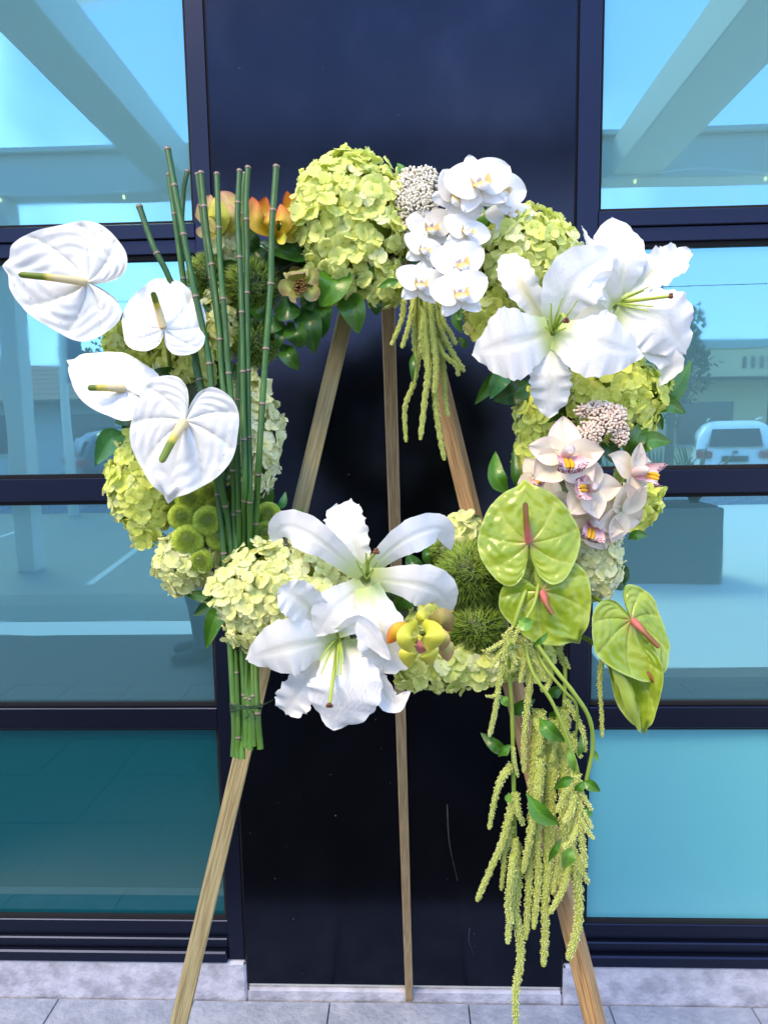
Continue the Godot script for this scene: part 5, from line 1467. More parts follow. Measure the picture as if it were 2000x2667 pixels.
func leaves() -> void:
	sprig("sprig of broad dark leaves under the orange conebush flower", [
		[[[705, 552, 0.005], [630, 545, 0.03], [560, 522, 0.01]], 34, 2, {"tw0": 25}], [[[700, 560, 0.0], [670, 525, 0.02], [645, 500, 0.0]], 24, 2],
		[[[610, 590, -0.005], [565, 560, 0.01], [540, 520, 0.0]], 22, 2], [[[690, 580, 0.005], [665, 560, 0.025], [640, 548, 0.01]], 20, 2],
		[[[520, 560, 0.0], [500, 520, 0.01], [497, 485, 0.0]], 17, 0]])
	sprig("sprig with one large shiny leaf, hanging below the big top hydrangea", [
		[[[732, 562, 0.015], [722, 615, 0.04], [690, 664, 0.02]], 34, 1], [[[748, 568, 0.005], [790, 592, 0.03], [772, 628, 0.015]], 24, 0, {"tw0": 20}],
		[[[735, 630, 0.0], [762, 668, 0.025], [774, 722, 0.01]], 29, 0], [[[690, 652, 0.0], [702, 672, 0.015], [708, 697, 0.005]], 17, 1],
		[[[800, 640, 0.0], [812, 660, 0.01], [813, 682, 0.0]], 14, 2]])
	sprig("sprig of rounded dark leaves hanging right of the fuzzy dianthus", [
		[[[592, 672, 0.01], [622, 668, 0.035], [647, 665, 0.015]], 27, 2], [[[560, 712, 0.005], [588, 700, 0.03], [616, 700, 0.01]], 21, 0], [[[622, 695, 0.005], [640, 722, 0.03], [644, 752, 0.01]], 24, 0],
		[[[618, 702, 0.01], [605, 730, 0.025], [597, 757, 0.01]], 11, 0], [[[655, 655, 0.0], [668, 705, 0.025], [680, 765, 0.0]], 29, 2], [[[608, 742, 0.0], [625, 770, 0.02], [646, 800, 0.0]], 19, 0],
		[[[672, 640, -0.005], [690, 690, 0.01], [697, 730, -0.005]], 26, 2], [[[640, 690, -0.01], [650, 730, 0.0], [660, 745, -0.01]], 22, 2], [[[648, 640, 0.0], [675, 650, 0.02], [700, 668, 0.0]], 24, 2]])
	sprig("single leaf lying across the hydrangea beside the lowest left moth orchid", [[[[865, 605, 0.05], [840, 612, 0.055], [815, 622, 0.045]], 9, 1]])
	sprig("sprig of broad leaves sticking out at the far left, beside the largest anthurium", [
		[[[275, 935, 0.01], [238, 955, 0.02], [206, 1006, 0.0]], 26, 4], [[[300, 890, 0.01], [275, 905, 0.02], [248, 912, 0.0]], 15, 2], [[[300, 860, 0.0], [285, 890, 0.01], [268, 935, 0.0]], 24, 2], [[[290, 830, -0.01], [280, 850, 0.0], [250, 870, -0.01]], 20, 2]])
	sprig("sprig of leaves fanning out at the lower left, under the pale hydrangea", [
		[[[485, 1284, 0.01], [440, 1288, 0.02], [393, 1280, 0.0]], 13, 0], [[[488, 1295, 0.005], [455, 1308, 0.02], [418, 1330, 0.0]], 17, 2], [[[490, 1305, 0.015], [464, 1340, 0.03], [446, 1402, 0.01]], 20, 1], [[[480, 1290, 0.0], [455, 1312, 0.0], [436, 1318, -0.01]], 16, 2]])
	sprig("sprig of upright leaves on the outer right, under the lily's curled petal", [
		[[[1402, 858, 0.0], [1452, 845, 0.02], [1493, 778, 0.0]], 22, 1], [[[1402, 878, 0.0], [1442, 873, 0.02], [1480, 893, 0.0]], 19, 1], [[[1345, 985, 0.01], [1372, 948, 0.035], [1402, 896, 0.01]], 20, 0], [[[1350, 990, 0.005], [1400, 952, 0.03], [1450, 955, 0.005]], 20, 1], [[[1400, 895, 0.0], [1418, 905, 0.01], [1431, 930, 0.0]], 13, 0], [[[1345, 1000, 0.0], [1318, 975, 0.02], [1300, 940, 0.01]], 18, 2]])
	sprig("sprig of leaves pointing down left, under the large front lily", [
		[[[1120, 802, 0.01], [1070, 822, 0.03], [1025, 874, 0.005]], 19, 0], [[[1105, 795, 0.03], [1078, 822, 0.045], [1058, 862, 0.03]], 20, 4], [[[1150, 820, 0.0], [1110, 850, 0.015], [1065, 865, -0.005]], 24, 2], [[[1010, 750, -0.01], [1000, 740, 0.0], [990, 728, -0.01]], 10, 0], [[[1085, 690, -0.01], [1060, 690, 0.0], [1040, 665, 0.0]], 14, 2]])
	sprig("small sprig of pointed leaves at the inner right, left of the top boat orchid", [[[[1100, 1070, 0.0], [1072, 1030, 0.015], [1070, 975, 0.0]], 20, 1], [[[1118, 1060, 0.0], [1112, 1020, 0.01], [1108, 968, 0.0]], 10, 0]])
	sprig("small dark leaves peeping out at the lower right, beside the creamy hydrangea", [[[[1320, 1262, 0.0], [1342, 1240, 0.01], [1330, 1205, 0.0]], 17, 2], [[[1310, 1250, 0.0], [1340, 1262, 0.01], [1352, 1258, 0.0]], 14, 2], [[[1355, 1165, 0.0], [1375, 1155, 0.01], [1399, 1158, 0.0]], 11, 1]])
	sprig("dark upright leaves behind the moth orchid spray", [[[[1035, 520, 0.0], [1028, 470, 0.015], [1022, 425, 0.0]], 24, 1], [[[1050, 500, 0.0], [1060, 465, 0.01], [1062, 430, 0.0]], 14, 0], [[[1000, 665, 0.02], [985, 690, 0.03], [998, 720, 0.02]], 12, 1], [[[870, 380, 0.0], [866, 365, 0.0], [858, 352, -0.01]], 9, 1]])
	sprig("dark leaves in the gap above the bottom lilies, against the easel", [[[[660, 1140, -0.01], [650, 1120, 0.0], [648, 1096, -0.01]], 11, 1], [[[600, 1100, 0.0], [612, 1085, 0.005], [617, 1062, 0.0]], 9, 4], [[[545, 1110, -0.015], [575, 1075, -0.01], [590, 1055, -0.01]], 20, 0], [[[920, 1245, 0.0], [895, 1222, 0.015], [880, 1195, 0.0]], 18, 2], [[[930, 1230, 0.0], [920, 1200, 0.01], [924, 1180, 0.0]], 9, 0], [[[1040, 1115, 0.0], [1000, 1118, 0.0], [965, 1120, -0.01]], 9, 0]])

func reeds() -> void:
	var z := 0.065
	for q in [
		["leftmost reed, short and leaning out to the left", [[302, 447, 0.085], [332, 532, 0.085], [364, 596, 0.08], [400, 700, 0.06], [440, 860, z - 0.01], [480, 1150, z], [505, 1525, z + 0.01], [505, 1634, z + 0.01]], 7.0],
		["thin reed hidden behind the tallest reed", [[365, 378, 0.06], [378, 470, 0.06], [394, 590, 0.055], [416, 720, 0.05], [440, 860, 0.045], [492, 1180, 0.045], [514, 1525, 0.05], [512, 1636, 0.05]], 6.0],
		["tallest reed, topping all the others at the left", [[363, 323, 0.075], [390, 470, 0.08], [420, 626, 0.08], [452, 780, 0.075], [472, 1005, 0.07], [497, 1155, 0.07], [511, 1400, 0.075], [514, 1638, 0.075]], 7.2],
		["reed crossing behind the tallest one, leaning left at its foot", [[405, 371, 0.05], [396, 426, 0.05], [393, 560, 0.048], [415, 720, 0.045], [425, 810, 0.04], [460, 950, 0.035], [500, 1300, 0.04], [520, 1600, 0.04]], 6.0],
		["thin reed just left of the forked pair at the window's edge", [[426, 377, 0.055], [434, 438, 0.055], [446, 540, 0.052], [470, 700, 0.05], [488, 860, 0.045], [510, 1150, 0.05], [528, 1525, 0.052], [530, 1612, 0.052]], 5.4],
		["reed at the window's edge, right of the thin one", [[435, 375, 0.075], [446, 490, 0.08], [460, 586, 0.08], [474, 702, 0.08], [481, 819, 0.078], [503, 990, 0.075], [509, 1150, 0.078], [522, 1400, 0.08], [523, 1640, 0.08]], 7.2],
		["reed in front of the left conebush flower", [[469, 377, 0.08], [472, 460, 0.085], [476, 566, 0.085], [486, 690, 0.085], [497, 834, 0.08], [514, 1000, 0.075], [520, 1250, 0.078], [540, 1525, 0.08], [541, 1620, 0.08]], 6.4],
		["left reed of the close pair right of the conebush flower", [[518, 370, 0.08], [514, 470, 0.082], [520, 598, 0.082], [524, 734, 0.08], [526, 885, 0.08], [529, 1035, 0.08], [527, 1185, 0.08], [532, 1525, 0.084], [531, 1615, 0.084]], 6.4],
		["thin reed showing between the close pair", [[529, 376, 0.055], [525, 430, 0.055], [527, 600, 0.05], [515, 830, 0.045], [516, 1000, 0.045], [520, 1250, 0.045], [535, 1500, 0.05], [536, 1610, 0.05]], 5.4],
		["right reed of the close pair", [[536, 363, 0.078], [532, 442, 0.08], [534, 530, 0.08], [534, 646, 0.078], [536, 788, 0.075], [537, 909, 0.072], [540, 1047, 0.072], [541, 1250, 0.07], [548, 1525, 0.07], [549, 1612, 0.07]], 6.4],
		["rightmost reed, standing apart in front of the orange conebush flower", [[597, 361, 0.085], [592, 430, 0.088], [587, 510, 0.088], [585, 614, 0.086], [577, 726, 0.085], [568, 858, 0.082], [560, 993, 0.08], [553, 1131, 0.076], [549, 1300, 0.072], [556, 1525, 0.074], [563, 1618, 0.074]], 7.0]]:
		for p in q[1]:
			if p[1] > 1100: p[2] = minf(p[2], 0.05) - 0.035 * exp(-pow((p[1] - 1270.0) / 150.0, 2.0))
		reed(q[0], q[1], q[2] * 0.87, 0.078)
	var t := thing("twine", "dark green twine tied round the foot of the reeds and to the easel leg", "twine", P(530, 1525, 0.07))
	for k in 5:
		var m := MB.new()
		var l := []
		for i in 25:
			var a := TAU * i / 24.0 + k
			l.append(P(531 + cos(a) * (33 + k % 2), 1522 + sin(a * 1.0 + k) * 5.0 + k * 3.0, 0.045 + sin(a) * 0.024))
		m.tube(spline(l, 60), PackedFloat32Array(range(61).map(func(_i): return 0.0009)), 6, null, false)
		part(t, "loop", m, M.twine)
	for q in [[[548, 1530, 0.072], [570, 1522, 0.06], [590, 1512, -0.03]], [[530, 1530, 0.072], [538, 1545, 0.076], [531, 1552, 0.073]], [[532, 1528, 0.072], [548, 1540, 0.076], [552, 1556, 0.072]]]:
		var m := MB.new()
		m.tube(spline([P(q[0][0], q[0][1], q[0][2]), P(q[1][0], q[1][1], q[1][2]), P(q[2][0], q[2][1], q[2][2])], 12), PackedFloat32Array(range(13).map(func(_i): return 0.0009)), 6)
		part(t, "loose_end", m, M.twine)

func am(label: String, x: float, y: float, z: float) -> Node3D:
	return thing("hanging_amaranth", label, "amaranth", Z(x, y, z), "hanging amaranth")

func A(cx: float, cy: float, d := 0.0) -> Array:
	var y := 1369 + cy * 0.38147
	return [954 + cx * 0.38147, y, 0.805 + (y - 1380) / 832.0 * 0.05 - d]

func amaranths() -> void:
	# the tuft under the moth orchids
	var t := am("short bunch of hanging amaranth under the moth orchids", 915, 640, 0.87)
	for q in [
		[[[900, 560, 0.90], [875, 640, 0.868], [868, 690, 0.865], [845, 746, 0.866]], 9, 5], [[[900, 560, 0.90], [893, 645, 0.86], [884, 700, 0.858], [868, 752, 0.86]], 8, 5],
		[[[905, 560, 0.90], [905, 660, 0.87], [905, 760, 0.875], [893, 830, 0.88], [875, 880, 0.885], [877, 955, 0.89]], 8, 5], [[[915, 560, 0.90], [915, 660, 0.855], [925, 790, 0.86], [918, 860, 0.865], [908, 950, 0.87]], 10, 6],
		[[[925, 560, 0.90], [930, 660, 0.865], [937, 780, 0.87], [940, 860, 0.875], [948, 930, 0.88], [960, 994, 0.885]], 10, 6], [[[930, 580, 0.90], [945, 690, 0.862], [970, 750, 0.865], [1003, 803, 0.87]], 9, 6],
		[[[940, 600, 0.90], [955, 690, 0.865], [972, 720, 0.867], [985, 745, 0.87]], 8, 5], [[[920, 580, 0.90], [912, 700, 0.862], [915, 760, 0.865], [930, 800, 0.868], [925, 835, 0.87]], 9, 5],
		[[[935, 600, 0.91], [950, 720, 0.878], [958, 800, 0.88], [962, 870, 0.885], [968, 900, 0.886]], 8, 5], [[[905, 600, 0.90], [898, 680, 0.87], [895, 740, 0.872], [900, 790, 0.875]], 8, 5],
		[[[930, 690, 0.87], [955, 760, 0.862], [985, 790, 0.865], [990, 812, 0.868]], 7, 5], [[[925, 640, 0.86], [935, 720, 0.85], [942, 790, 0.855], [938, 850, 0.86]], 9, 6]]:
		tassel(t, q[0], q[1], q[2], 0.15)
	leaf(t, [[893, 760, 0.02], [890, 790, 0.03], [892, 830, 0.02]], 6, 0)
	# the long fall at the lower right
	t = am("amaranth stem left of the big fall, its thick stalk hanging straight down", 1105, 1440, 0.80)
	stalk(t, [[1150, 1240, 0.80], [1130, 1290, 0.775], [1105, 1370, 0.775], A(380, 160, 0.01), A(398, 450, 0.012), A(408, 900, 0.01), A(415, 1200, 0.005)], 4.5, 4.5)
	for q in [[[A(405, 640, 0.02), A(410, 720, 0.025), A(432, 810, 0.02)], 6, 4], [[A(400, 745, 0.015), A(345, 810, 0.02), A(305, 920, 0.02), A(268, 1105, 0.015)], 11, 6], [[A(410, 930, 0.015), A(385, 1020, 0.02), A(335, 1200, 0.02), A(265, 1360, 0.015), A(200, 1512, 0.01)], 12, 7],
		[[A(400, 1080, 0.01), A(365, 1200, 0.01), A(350, 1330, 0.01), A(337, 1450, 0.005)], 9, 5], [[A(415, 900, 0.02), A(430, 1000, 0.025), A(460, 1080, 0.02)], 11, 7], [[A(412, 1150, 0.01), A(420, 1300, 0.015), A(400, 1450, 0.015), A(385, 1620, 0.01), A(372, 1752, 0.01)], 12, 8],
		[[A(420, 1180, 0.0), A(425, 1400, 0.005), A(412, 1560, 0.005), A(440, 1700, 0.005), A(445, 1850, 0.005), A(418, 2030, 0.005), A(420, 2240, 0.005)], 14, 9], [[A(405, 1250, 0.02), A(390, 1400, 0.025), A(375, 1550, 0.02), A(395, 1640, 0.02)], 12, 9]]:
		tassel(t, q[0], q[1], q[2], 0.35)
	t = am("short pale amaranth tassel hanging in front of the lower green anthurium's left side", 1105, 1340, 0.78)
	stalk(t, [[1165, 1240, 0.785], [1155, 1300, 0.765], [1128, 1350, 0.758], [1095, 1400, 0.765]], 4.0, 3.0)
	for q in [[[[1112, 1360, 0.76], A(375, 20, 0.03), A(335, 200, 0.03), A(305, 420, 0.028), A(270, 582, 0.025)], 11, 6], [[A(360, 40, 0.035), A(310, 70, 0.035), A(254, 98, 0.035)], 7, 5], [[A(370, 60, 0.035), A(320, 130, 0.035), A(275, 195, 0.035)], 7, 5], [[A(385, 50, 0.035), A(420, 70, 0.035), A(445, 72, 0.035)], 6, 4], [[A(385, 90, 0.035), A(400, 130, 0.035), A(424, 175, 0.035)], 7, 5], [[A(365, 0, 0.035), A(375, 60, 0.038), A(345, 150, 0.035)], 12, 9],
		[[A(330, 330, 0.03), A(290, 355, 0.03), A(248, 352, 0.03)], 5, 3], [[[1128, 1345, 0.757], [1118, 1362, 0.757], [1108, 1390, 0.76]], 5, 6]]:
		tassel(t, q[0], q[1], q[2], 0.6)
	t = am("amaranth tassel with side spikes right of the pale one, hanging from under the anthurium", 1140, 1400, 0.79)
	for q in [[[A(470, 20, 0.02), A(505, 150, 0.02), A(490, 350, 0.02), A(468, 580, 0.018), A(465, 785, 0.015)], 12, 7], [[A(475, 130, 0.03), A(460, 190, 0.03), A(442, 275, 0.03)], 8, 5], [[A(510, 140, 0.03), A(550, 190, 0.03), A(588, 265, 0.03)], 8, 6], [[A(460, 190, 0.025), A(410, 200, 0.025), A(375, 215, 0.025)], 5, 4], [[A(470, 0, 0.02), A(490, 60, 0.02), A(520, 130, 0.02)], 7, 8]]:
		tassel(t, q[0], q[1], q[2], 0.45)
	t = am("amaranth stem arching down the middle of the big fall", 1150, 1420, 0.79)
	stalk(t, [[1140, 1375, 0.815], A(475, 80, 0.025), A(520, 230, 0.04), A(620, 380, 0.045), A(698, 560, 0.045), A(765, 760, 0.04), A(780, 880, 0.03)], 4.0, 3.6)
	for q in [[[A(760, 790, 0.04), A(770, 950, 0.045), A(790, 1150, 0.045), A(812, 1322, 0.04)], 14, 8], [[A(765, 850, 0.045), A(800, 920, 0.05), A(848, 1000, 0.05)], 8, 5], [[A(770, 940, 0.045), A(810, 1020, 0.05), A(850, 1103, 0.05)], 9, 5], [[A(770, 1000, 0.045), A(810, 1090, 0.05), A(858, 1163, 0.05)], 9, 5], [[A(755, 900, 0.05), A(735, 1000, 0.05), A(690, 1070, 0.05)], 10, 7], [[A(770, 1080, 0.045), A(740, 1160, 0.05), A(690, 1215, 0.048)], 9, 6],
		[[A(755, 860, 0.04), A(690, 930, 0.04), A(655, 1010, 0.04)], 10, 7], [[A(765, 1250, 0.03), A(790, 1330, 0.035), A(828, 1412, 0.03)], 10, 7]]:
		tassel(t, q[0], q[1], q[2], 0.75)
	t = am("amaranth stem looping out to the right, in front of the window's edge", 1170, 1400, 0.79)
	stalk(t, [[1150, 1375, 0.815], A(545, 70, 0.03), A(640, 200, 0.045), A(750, 340, 0.05), A(835, 480, 0.045), A(855, 640, 0.035), A(818, 830, 0.03)], 4.6, 4.2)
	stalk(t, [A(520, 70, 0.01), A(590, 200, 0.035), A(700, 330, 0.042), A(760, 400, 0.042), A(765, 520, 0.03), A(755, 600, 0.02)], 3.8, 2.5)
	for q in [[[A(755, 590, 0.02), A(760, 650, 0.02), A(790, 700, 0.02)], 7, 6], [[A(700, 370, 0.03), A(760, 470, 0.03), A(800, 560, 0.03), A(812, 668, 0.03)], 9, 6], [[A(620, 210, 0.03), A(600, 300, 0.03), A(560, 320, 0.03)], 7, 5], [[A(800, 840, 0.03), A(760, 930, 0.03), A(735, 1100, 0.03)], 12, 9]]:
		tassel(t, q[0], q[1], q[2], 0.45)
	t = am("thickest amaranth plume in the middle of the big fall", 1160, 1560, 0.81)
	for q in [[[A(545, 430, 0.0), A(530, 600, 0.005), A(520, 800, 0.01), A(515, 1000, 0.01), A(500, 1250, 0.01), A(490, 1500, 0.008), A(475, 1728, 0.005)], 17, 8], [[A(560, 440, 0.005), A(560, 650, 0.01), A(545, 900, 0.015), A(540, 1150, 0.015), A(545, 1400, 0.012), A(520, 1668, 0.01)], 17, 8], [[A(590, 520, 0.0), A(600, 750, 0.005), A(590, 1000, 0.005), A(600, 1250, 0.01), A(585, 1500, 0.01), A(585, 1700, 0.008), A(575, 1878, 0.005)], 16, 9],
		[[A(640, 480, 0.0), A(640, 700, 0.005), A(620, 900, 0.01), A(625, 1150, 0.01), A(600, 1400, 0.01)], 16, 9], [[A(560, 700, 0.02), A(545, 900, 0.025), A(500, 1150, 0.025), A(460, 1350, 0.02)], 12, 8], [[A(520, 480, 0.01), A(560, 560, 0.02), A(550, 680, 0.02)], 12, 8], [[A(600, 600, 0.02), A(640, 600, 0.02), A(625, 720, 0.02)], 9, 7]]:
		tassel(t, q[0], q[1], q[2], 0.25)
	t = am("amaranth plume on the right side of the big fall, over the right easel leg", 1215, 1560, 0.815)
	stalk(t, [[1195, 1390, 0.82], A(695, 180, 0.0), A(690, 450, 0.0), A(695, 650, 0.0)], 4.4, 3.6)
	for q in [[[A(695, 420, 0.0), A(690, 700, 0.005), A(690, 950, 0.01), A(675, 1200, 0.012), A(625, 1472, 0.01)], 16, 8], [[A(720, 560, 0.0), A(725, 800, 0.005), A(700, 1050, 0.01), A(690, 1250, 0.012), A(660, 1420, 0.01)], 15, 9], [[A(700, 850, 0.005), A(725, 1150, 0.01), A(755, 1330, 0.015), A(775, 1500, 0.015), A(765, 1680, 0.015), A(715, 1842, 0.012)], 17, 10], [[A(730, 1250, 0.015), A(700, 1400, 0.02), A(660, 1500, 0.02), A(612, 1582, 0.018)], 10, 6], [[A(680, 0, 0.0), A(668, 90, 0.0), A(690, 180, 0.0)], 8, 7], [[A(690, 130, 0.005), A(705, 160, 0.005), A(722, 198, 0.005)], 6, 4], [[A(620, 130, 0.0), A(610, 240, 0.0), A(580, 330, 0.0)], 6, 5]]:
		tassel(t, q[0], q[1], q[2], 0.35)
	t = am("single thin amaranth tassel apart at the right, in front of the window", 1308, 1410, 0.81)
	stalk(t, [[1280, 1380, 0.83], [1284, 1340, 0.82], [1288, 1375, 0.815], [1305, 1400, 0.81]], 2.4, 2.0)
	for q in [[[A(925, 90, 0.0), A(905, 170, 0.0), A(893, 280, 0.0), A(903, 440, 0.0), A(908, 585, 0.0)], 8, 4.5], [[A(890, 125, 0.0), A(905, 110, 0.0), A(950, 130, 0.0)], 6, 4], [[A(905, 110, 0.0), A(935, 140, 0.0), A(942, 190, 0.0)], 5, 4], [[[1282, 1345, 0.83], [1284, 1362, 0.825], [1290, 1378, 0.82]], 5, 4]]:
		tassel(t, q[0], q[1], q[2], 0.1)
	# its leaves
	var near := func(cx, cy, d): return [A(cx, cy)[0], A(cx, cy)[1], zw(A(cx, cy)[1]) - A(cx, cy)[2] + d]
	t = thing("amaranth_leaves", "soft green amaranth leaves scattered through the hanging fall", "leaves", Z(1160, 1700, 0.8))
	for q in [[480, 905, 0.05, 560, 1020, 0.06, 665, 1082, 0.05, 30, 1], [552, 480, 0.03, 610, 550, 0.045, 700, 614, 0.03, 27, 1], [375, 690, 0.02, 300, 630, 0.025, 218, 560, 0.01, 22, 0], [320, 695, 0.03, 355, 660, 0.035, 392, 630, 0.03, 17, 1], [750, 818, 0.055, 690, 840, 0.06, 632, 882, 0.05, 18, 1], [752, 890, 0.05, 780, 870, 0.055, 808, 835, 0.05, 16, 1], [808, 838, 0.05, 845, 860, 0.055, 897, 895, 0.05, 19, 1], [745, 1225, 0.06, 720, 1260, 0.065, 690, 1332, 0.055, 26, 3],
		[600, 1300, 0.03, 640, 1220, 0.04, 680, 1160, 0.03, 13, 1], [400, 460, 0.0, 450, 420, 0.005, 530, 370, 0.0, 28, 2], [600, 360, 0.0, 640, 330, 0.005, 690, 310, 0.0, 22, 0], [340, 350, 0.02, 355, 380, 0.025, 375, 412, 0.02, 15, 3], [720, 640, 0.04, 735, 720, 0.045, 752, 790, 0.035, 14, 3], [600, 480, -0.01, 640, 470, -0.005, 690, 500, -0.01, 20, 0], [845, 985, 0.05, 820, 1010, 0.05, 795, 1040, 0.05, 20, 4], [862, 660, 0.03, 872, 690, 0.03, 884, 728, 0.03, 8, 3], [770, 700, 0.04, 785, 640, 0.04, 790, 560, 0.03, 12, 0],
		[380, 900, 0.03, 376, 930, 0.03, 382, 960, 0.03, 13, 3]]:
		leaf(t, [near.call(q[0], q[1], q[2]), near.call(q[3], q[4], q[5]), near.call(q[6], q[7], q[8])], q[9] * 0.38 * 1.6, q[10])
	leaf(t, [[1120, 1340, 0.10], [1135, 1348, 0.11], [1150, 1340, 0.10]], 13, 3)
	leaf(t, [[1150, 1395, 0.09], [1170, 1382, 0.1], [1185, 1365, 0.09]], 6, 1)

# ------------------------------------------------------------------ people: one skin meshed round a skeleton
func skin(m: MB, bones: Array, cell: float, blend: float, xf: Transform3D, tone: Callable) -> void:
	var lo := Vector3.INF
	var hi := -Vector3.INF
	for b in bones:
		var r := Vector3.ONE * (maxf(b[2], b[3]) + blend + cell * 2.0)
		lo = lo.min(b[0] - r).min(b[1] - r); hi = hi.max(b[0] + r).max(b[1] + r)
	var nx := int((hi.x - lo.x) / cell) + 2
	var ny := int((hi.y - lo.y) / cell) + 2
	var nz := int((hi.z - lo.z) / cell) + 2
	var f := PackedFloat32Array()
	f.resize(nx * ny * nz); f.fill(1.0)
	for b in bones:
		var a: Vector3 = b[0]
		var ab: Vector3 = b[1] - b[0]
		var l2 := maxf(ab.length_squared(), 1e-9)
		var r := Vector3.ONE * (maxf(b[2], b[3]) + blend + cell)
		var p0 := ((a.min(b[1]) - r - lo) / cell).max(Vector3.ZERO)
		var p1 := (a.max(b[1]) + r - lo) / cell
		for k in range(int(p0.z), mini(int(p1.z) + 2, nz)):
			for j in range(int(p0.y), mini(int(p1.y) + 2, ny)):
				for i in range(int(p0.x), mini(int(p1.x) + 2, nx)):
					var p := lo + Vector3(i, j, k) * cell
					var t := clampf((p - a).dot(ab) / l2, 0.0, 1.0)
					var d := p.distance_to(a + ab * t) - lerpf(b[2], b[3], t)
					var q := (k * ny + j) * nx + i
					var h := clampf(0.5 + 0.5 * (f[q] - d) / blend, 0.0, 1.0)
					f[q] = lerpf(f[q], d, h) - blend * h * (1.0 - h)
	var at := {}
	for k in nz - 1:
		for j in ny - 1:
			for i in nx - 1:
				var q := (k * ny + j) * nx + i
				var inside := 0
				for c in 8:
					if f[q + (c & 1) + ((c >> 1) & 1) * nx + ((c >> 2) & 1) * nx * ny] < 0.0: inside += 1
				if inside == 0 or inside == 8: continue
				var s := Vector3.ZERO
				var n := 0
				var g := Vector3.ZERO
				for c in 8:
					var o := Vector3(c & 1, (c >> 1) & 1, (c >> 2) & 1)
					var v := f[q + (c & 1) + ((c >> 1) & 1) * nx + ((c >> 2) & 1) * nx * ny]
					g += (o - Vector3.ONE * 0.5) * v
					for e in 3:
						if c & (1 << e): continue
						var w := f[q + ((c | (1 << e)) & 1) + (((c | (1 << e)) >> 1) & 1) * nx + (((c | (1 << e)) >> 2) & 1) * nx * ny]
						if (v < 0.0) != (w < 0.0):
							var u := o
							u[e] = v / (v - w)
							s += u; n += 1
				var p := lo + (Vector3(i, j, k) + s / n) * cell
				at[q] = m.vert(xf * p, (xf.basis * g).normalized(), Vector2.ZERO, tone.call(p))
	var step := [1, nx, nx * ny]
	for q in at:
		for e in 3:
			var v := f[q]
			var w := f[q + step[e]]
			if (v < 0.0) == (w < 0.0): continue
			var a: int = step[(e + 1) % 3]
			var b: int = step[(e + 2) % 3]
			if not (at.has(q - a) and at.has(q - b) and at.has(q - a - b)): continue
			var i0: int = at[q]; var i1: int = at[q - a]; var i2: int = at[q - a - b]; var i3: int = at[q - b]
			m.ix.append_array(PackedInt32Array([i0, i1, i2, i0, i2, i3] if v >= 0.0 else [i0, i2, i1, i0, i3, i2]))

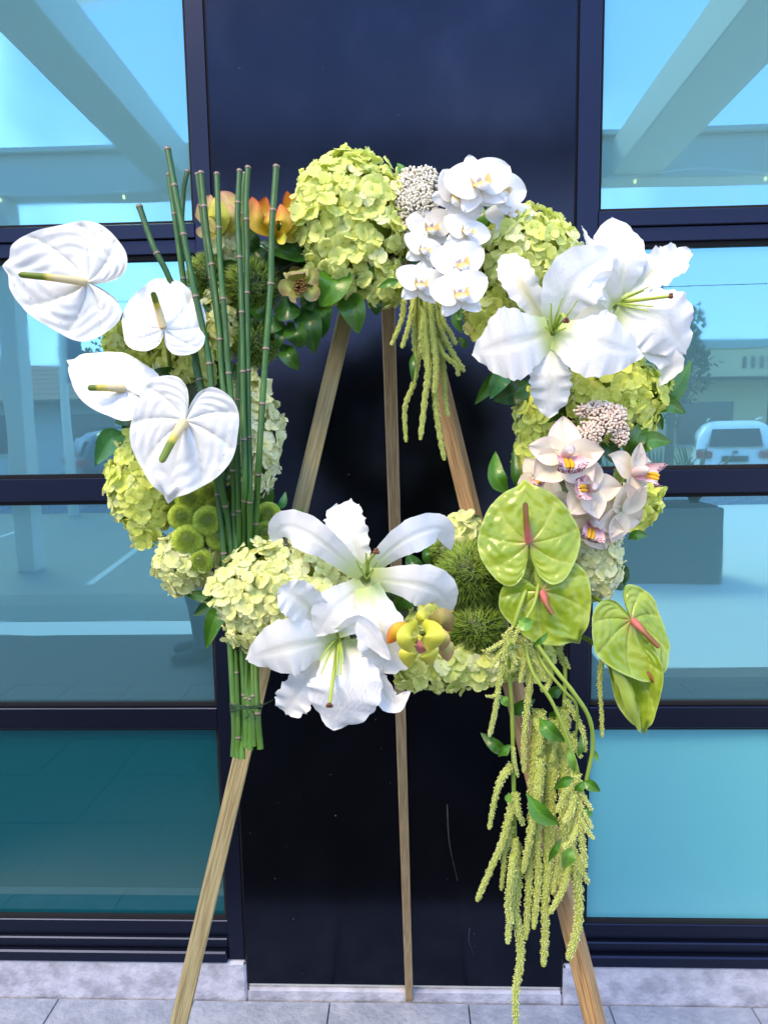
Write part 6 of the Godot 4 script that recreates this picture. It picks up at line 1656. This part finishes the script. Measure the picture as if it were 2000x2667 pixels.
func person(label: String, at: Vector3, turn: float, holding: bool, shirt: Color, trousers: Color) -> void:
	# stands facing -Z before it is turned
	var t := thing("person", label, "person", at)
	t.rotation.y = turn
	var flesh := Color(0.42, 0.26, 0.18)
	var bones := [[Vector3(0, 0.95, 0), Vector3(0, 1.12, 0.0), 0.115, 0.11], [Vector3(-0.05, 1.12, 0), Vector3(-0.07, 1.34, 0.0), 0.10, 0.10], [Vector3(0.05, 1.12, 0), Vector3(0.07, 1.34, 0.0), 0.10, 0.10], [Vector3(-0.15, 1.42, 0.01), Vector3(0.15, 1.42, 0.01), 0.062, 0.062], [Vector3(0, 1.40, 0.01), Vector3(0, 1.54, -0.01), 0.062, 0.055],
		[Vector3(0, 1.62, -0.005), Vector3(0, 1.66, 0.01), 0.082, 0.088], [Vector3(0, 1.56, -0.03), Vector3(0, 1.60, -0.03), 0.055, 0.065], [Vector3(0, 1.60, -0.105), Vector3(0, 1.63, -0.095), 0.014, 0.010]]
	var hands := []
	for s in [-1.0, 1.0]:
		bones += [[Vector3(s * 0.085, 0.93, 0), Vector3(s * 0.10, 0.50, -0.01), 0.088, 0.062], [Vector3(s * 0.10, 0.50, -0.01), Vector3(s * 0.11, 0.10, 0.02), 0.060, 0.048], [Vector3(s * 0.11, 0.055, 0.04), Vector3(s * 0.125, 0.04, -0.15), 0.052, 0.040], [Vector3(s * 0.085, 1.62, 0.01), Vector3(s * 0.088, 1.65, 0.015), 0.018, 0.022]]
		var el := Vector3(s * 0.235, 1.20, -0.12) if holding else Vector3(s * 0.25, 1.14, 0.02)
		var wr := Vector3(s * 0.11, 1.44, -0.30) if holding else Vector3(s * 0.25, 0.90, -0.05)
		bones += [[Vector3(s * 0.185, 1.41, 0.01), el, 0.055, 0.043], [el, wr, 0.042, 0.028]]
		var d := ((Vector3(s * 0.075, 1.53, -0.345) if holding else Vector3(s * 0.24, 0.80, -0.07)) - wr).normalized()
		var inn := Vector3(-s, 0, -0.3).normalized() if holding else Vector3(0, 0, -1)
		var palm := d.cross(inn).normalized()
		var h := [[wr, wr + d * 0.075, 0.024, 0.030]]
		for k in 4:
			var o := wr + d * 0.08 + (palm if holding else inn) * (k - 1.5) * 0.019
			var l: float = [0.062, 0.075, 0.070, 0.055][k]
			h += [[o, o + (d * 0.75 + inn * 0.5).normalized() * l * 0.55, 0.0095, 0.009], [o + (d * 0.75 + inn * 0.5).normalized() * l * 0.55, o + (d * 0.75 + inn * 0.5).normalized() * l * 0.55 + (d * 0.2 + inn).normalized() * l * 0.5, 0.009, 0.0075]]
		h += [[wr + d * 0.03 + inn * 0.015, wr + d * 0.06 + inn * 0.055, 0.013, 0.010], [wr + d * 0.06 + inn * 0.055, wr + d * 0.095 + inn * 0.06, 0.010, 0.008]]
		hands.append(h)
	var m := MB.new()
	skin(m, bones, 0.015, 0.045, Transform3D(), func(p):
		if p.y < 0.115: return Color(0.012, 0.012, 0.014)
		if p.y < 0.97: return trousers
		if p.y > 1.50 and absf(p.x) < 0.14: return flesh
		return shirt)
	for h in hands: skin(m, h, 0.0045, 0.008, Transform3D(), func(_p): return flesh)
	put(t, "body", m.mesh(M.cloth))
	m = MB.new()
	m.grid(20, 10, func(u, v):
		var a: float = TAU * u
		var b: float = PI * 0.62 * v
		return Vector3(0.098 * sin(b) * sin(a), 1.655 + 0.105 * cos(b) - (0.05 * v if cos(a) > -0.2 else 0.0), 0.012 + 0.112 * sin(b) * cos(a)), func(_u, _v): return Color(0.02, 0.014, 0.01))
	put(t, "hair", m.mesh(M.cloth))
	for s in [-1.0, 1.0]:
		m = MB.new()
		m.blob(Vector3(s * 0.033, 1.635, -0.083), Vector3(0.014, 0.007, 0.008), Basis(), Color(0.75, 0.73, 0.7), true)
		m.blob(Vector3(s * 0.033, 1.635, -0.0895), Vector3(0.006, 0.006, 0.003), Basis(), Color(0.03, 0.02, 0.015), true)
		put(t, "eye", m.mesh(M.cloth))
	m = MB.new()
	m.blob(Vector3(0, 1.565, -0.092), Vector3(0.026, 0.007, 0.008), Basis(), Color(0.36, 0.13, 0.11), true)
	put(t, "mouth", m.mesh(M.cloth))

func people() -> void:
	petal_mat("cloth", 0.8, 0.0, null, Vector3.ONE)
	person("person in dark clothes holding up a phone to photograph the wreath", Vector3(0.0, 0, 2.09), 0.0, true, Color(0.015, 0.016, 0.02), Color(0.02, 0.022, 0.03))
	boxes(thing("phone", "dark phone held up in front of the photographing person's face", "phone", Vector3(0, 1.55, 1.73)), "case", Vector3(-0.036, 1.478, 1.716), Vector3(0.036, 1.625, 1.725), M.tyre, 0.003)
	var f := mirrored(385, 1425, 2.75)
	person("person in dark trousers and black shoes, mirrored at the foot of the left window", Vector3(f.x + 0.1, 0, 2.85), 1.3, false, Color(0.2, 0.2, 0.2), Color(0.11, 0.12, 0.14))
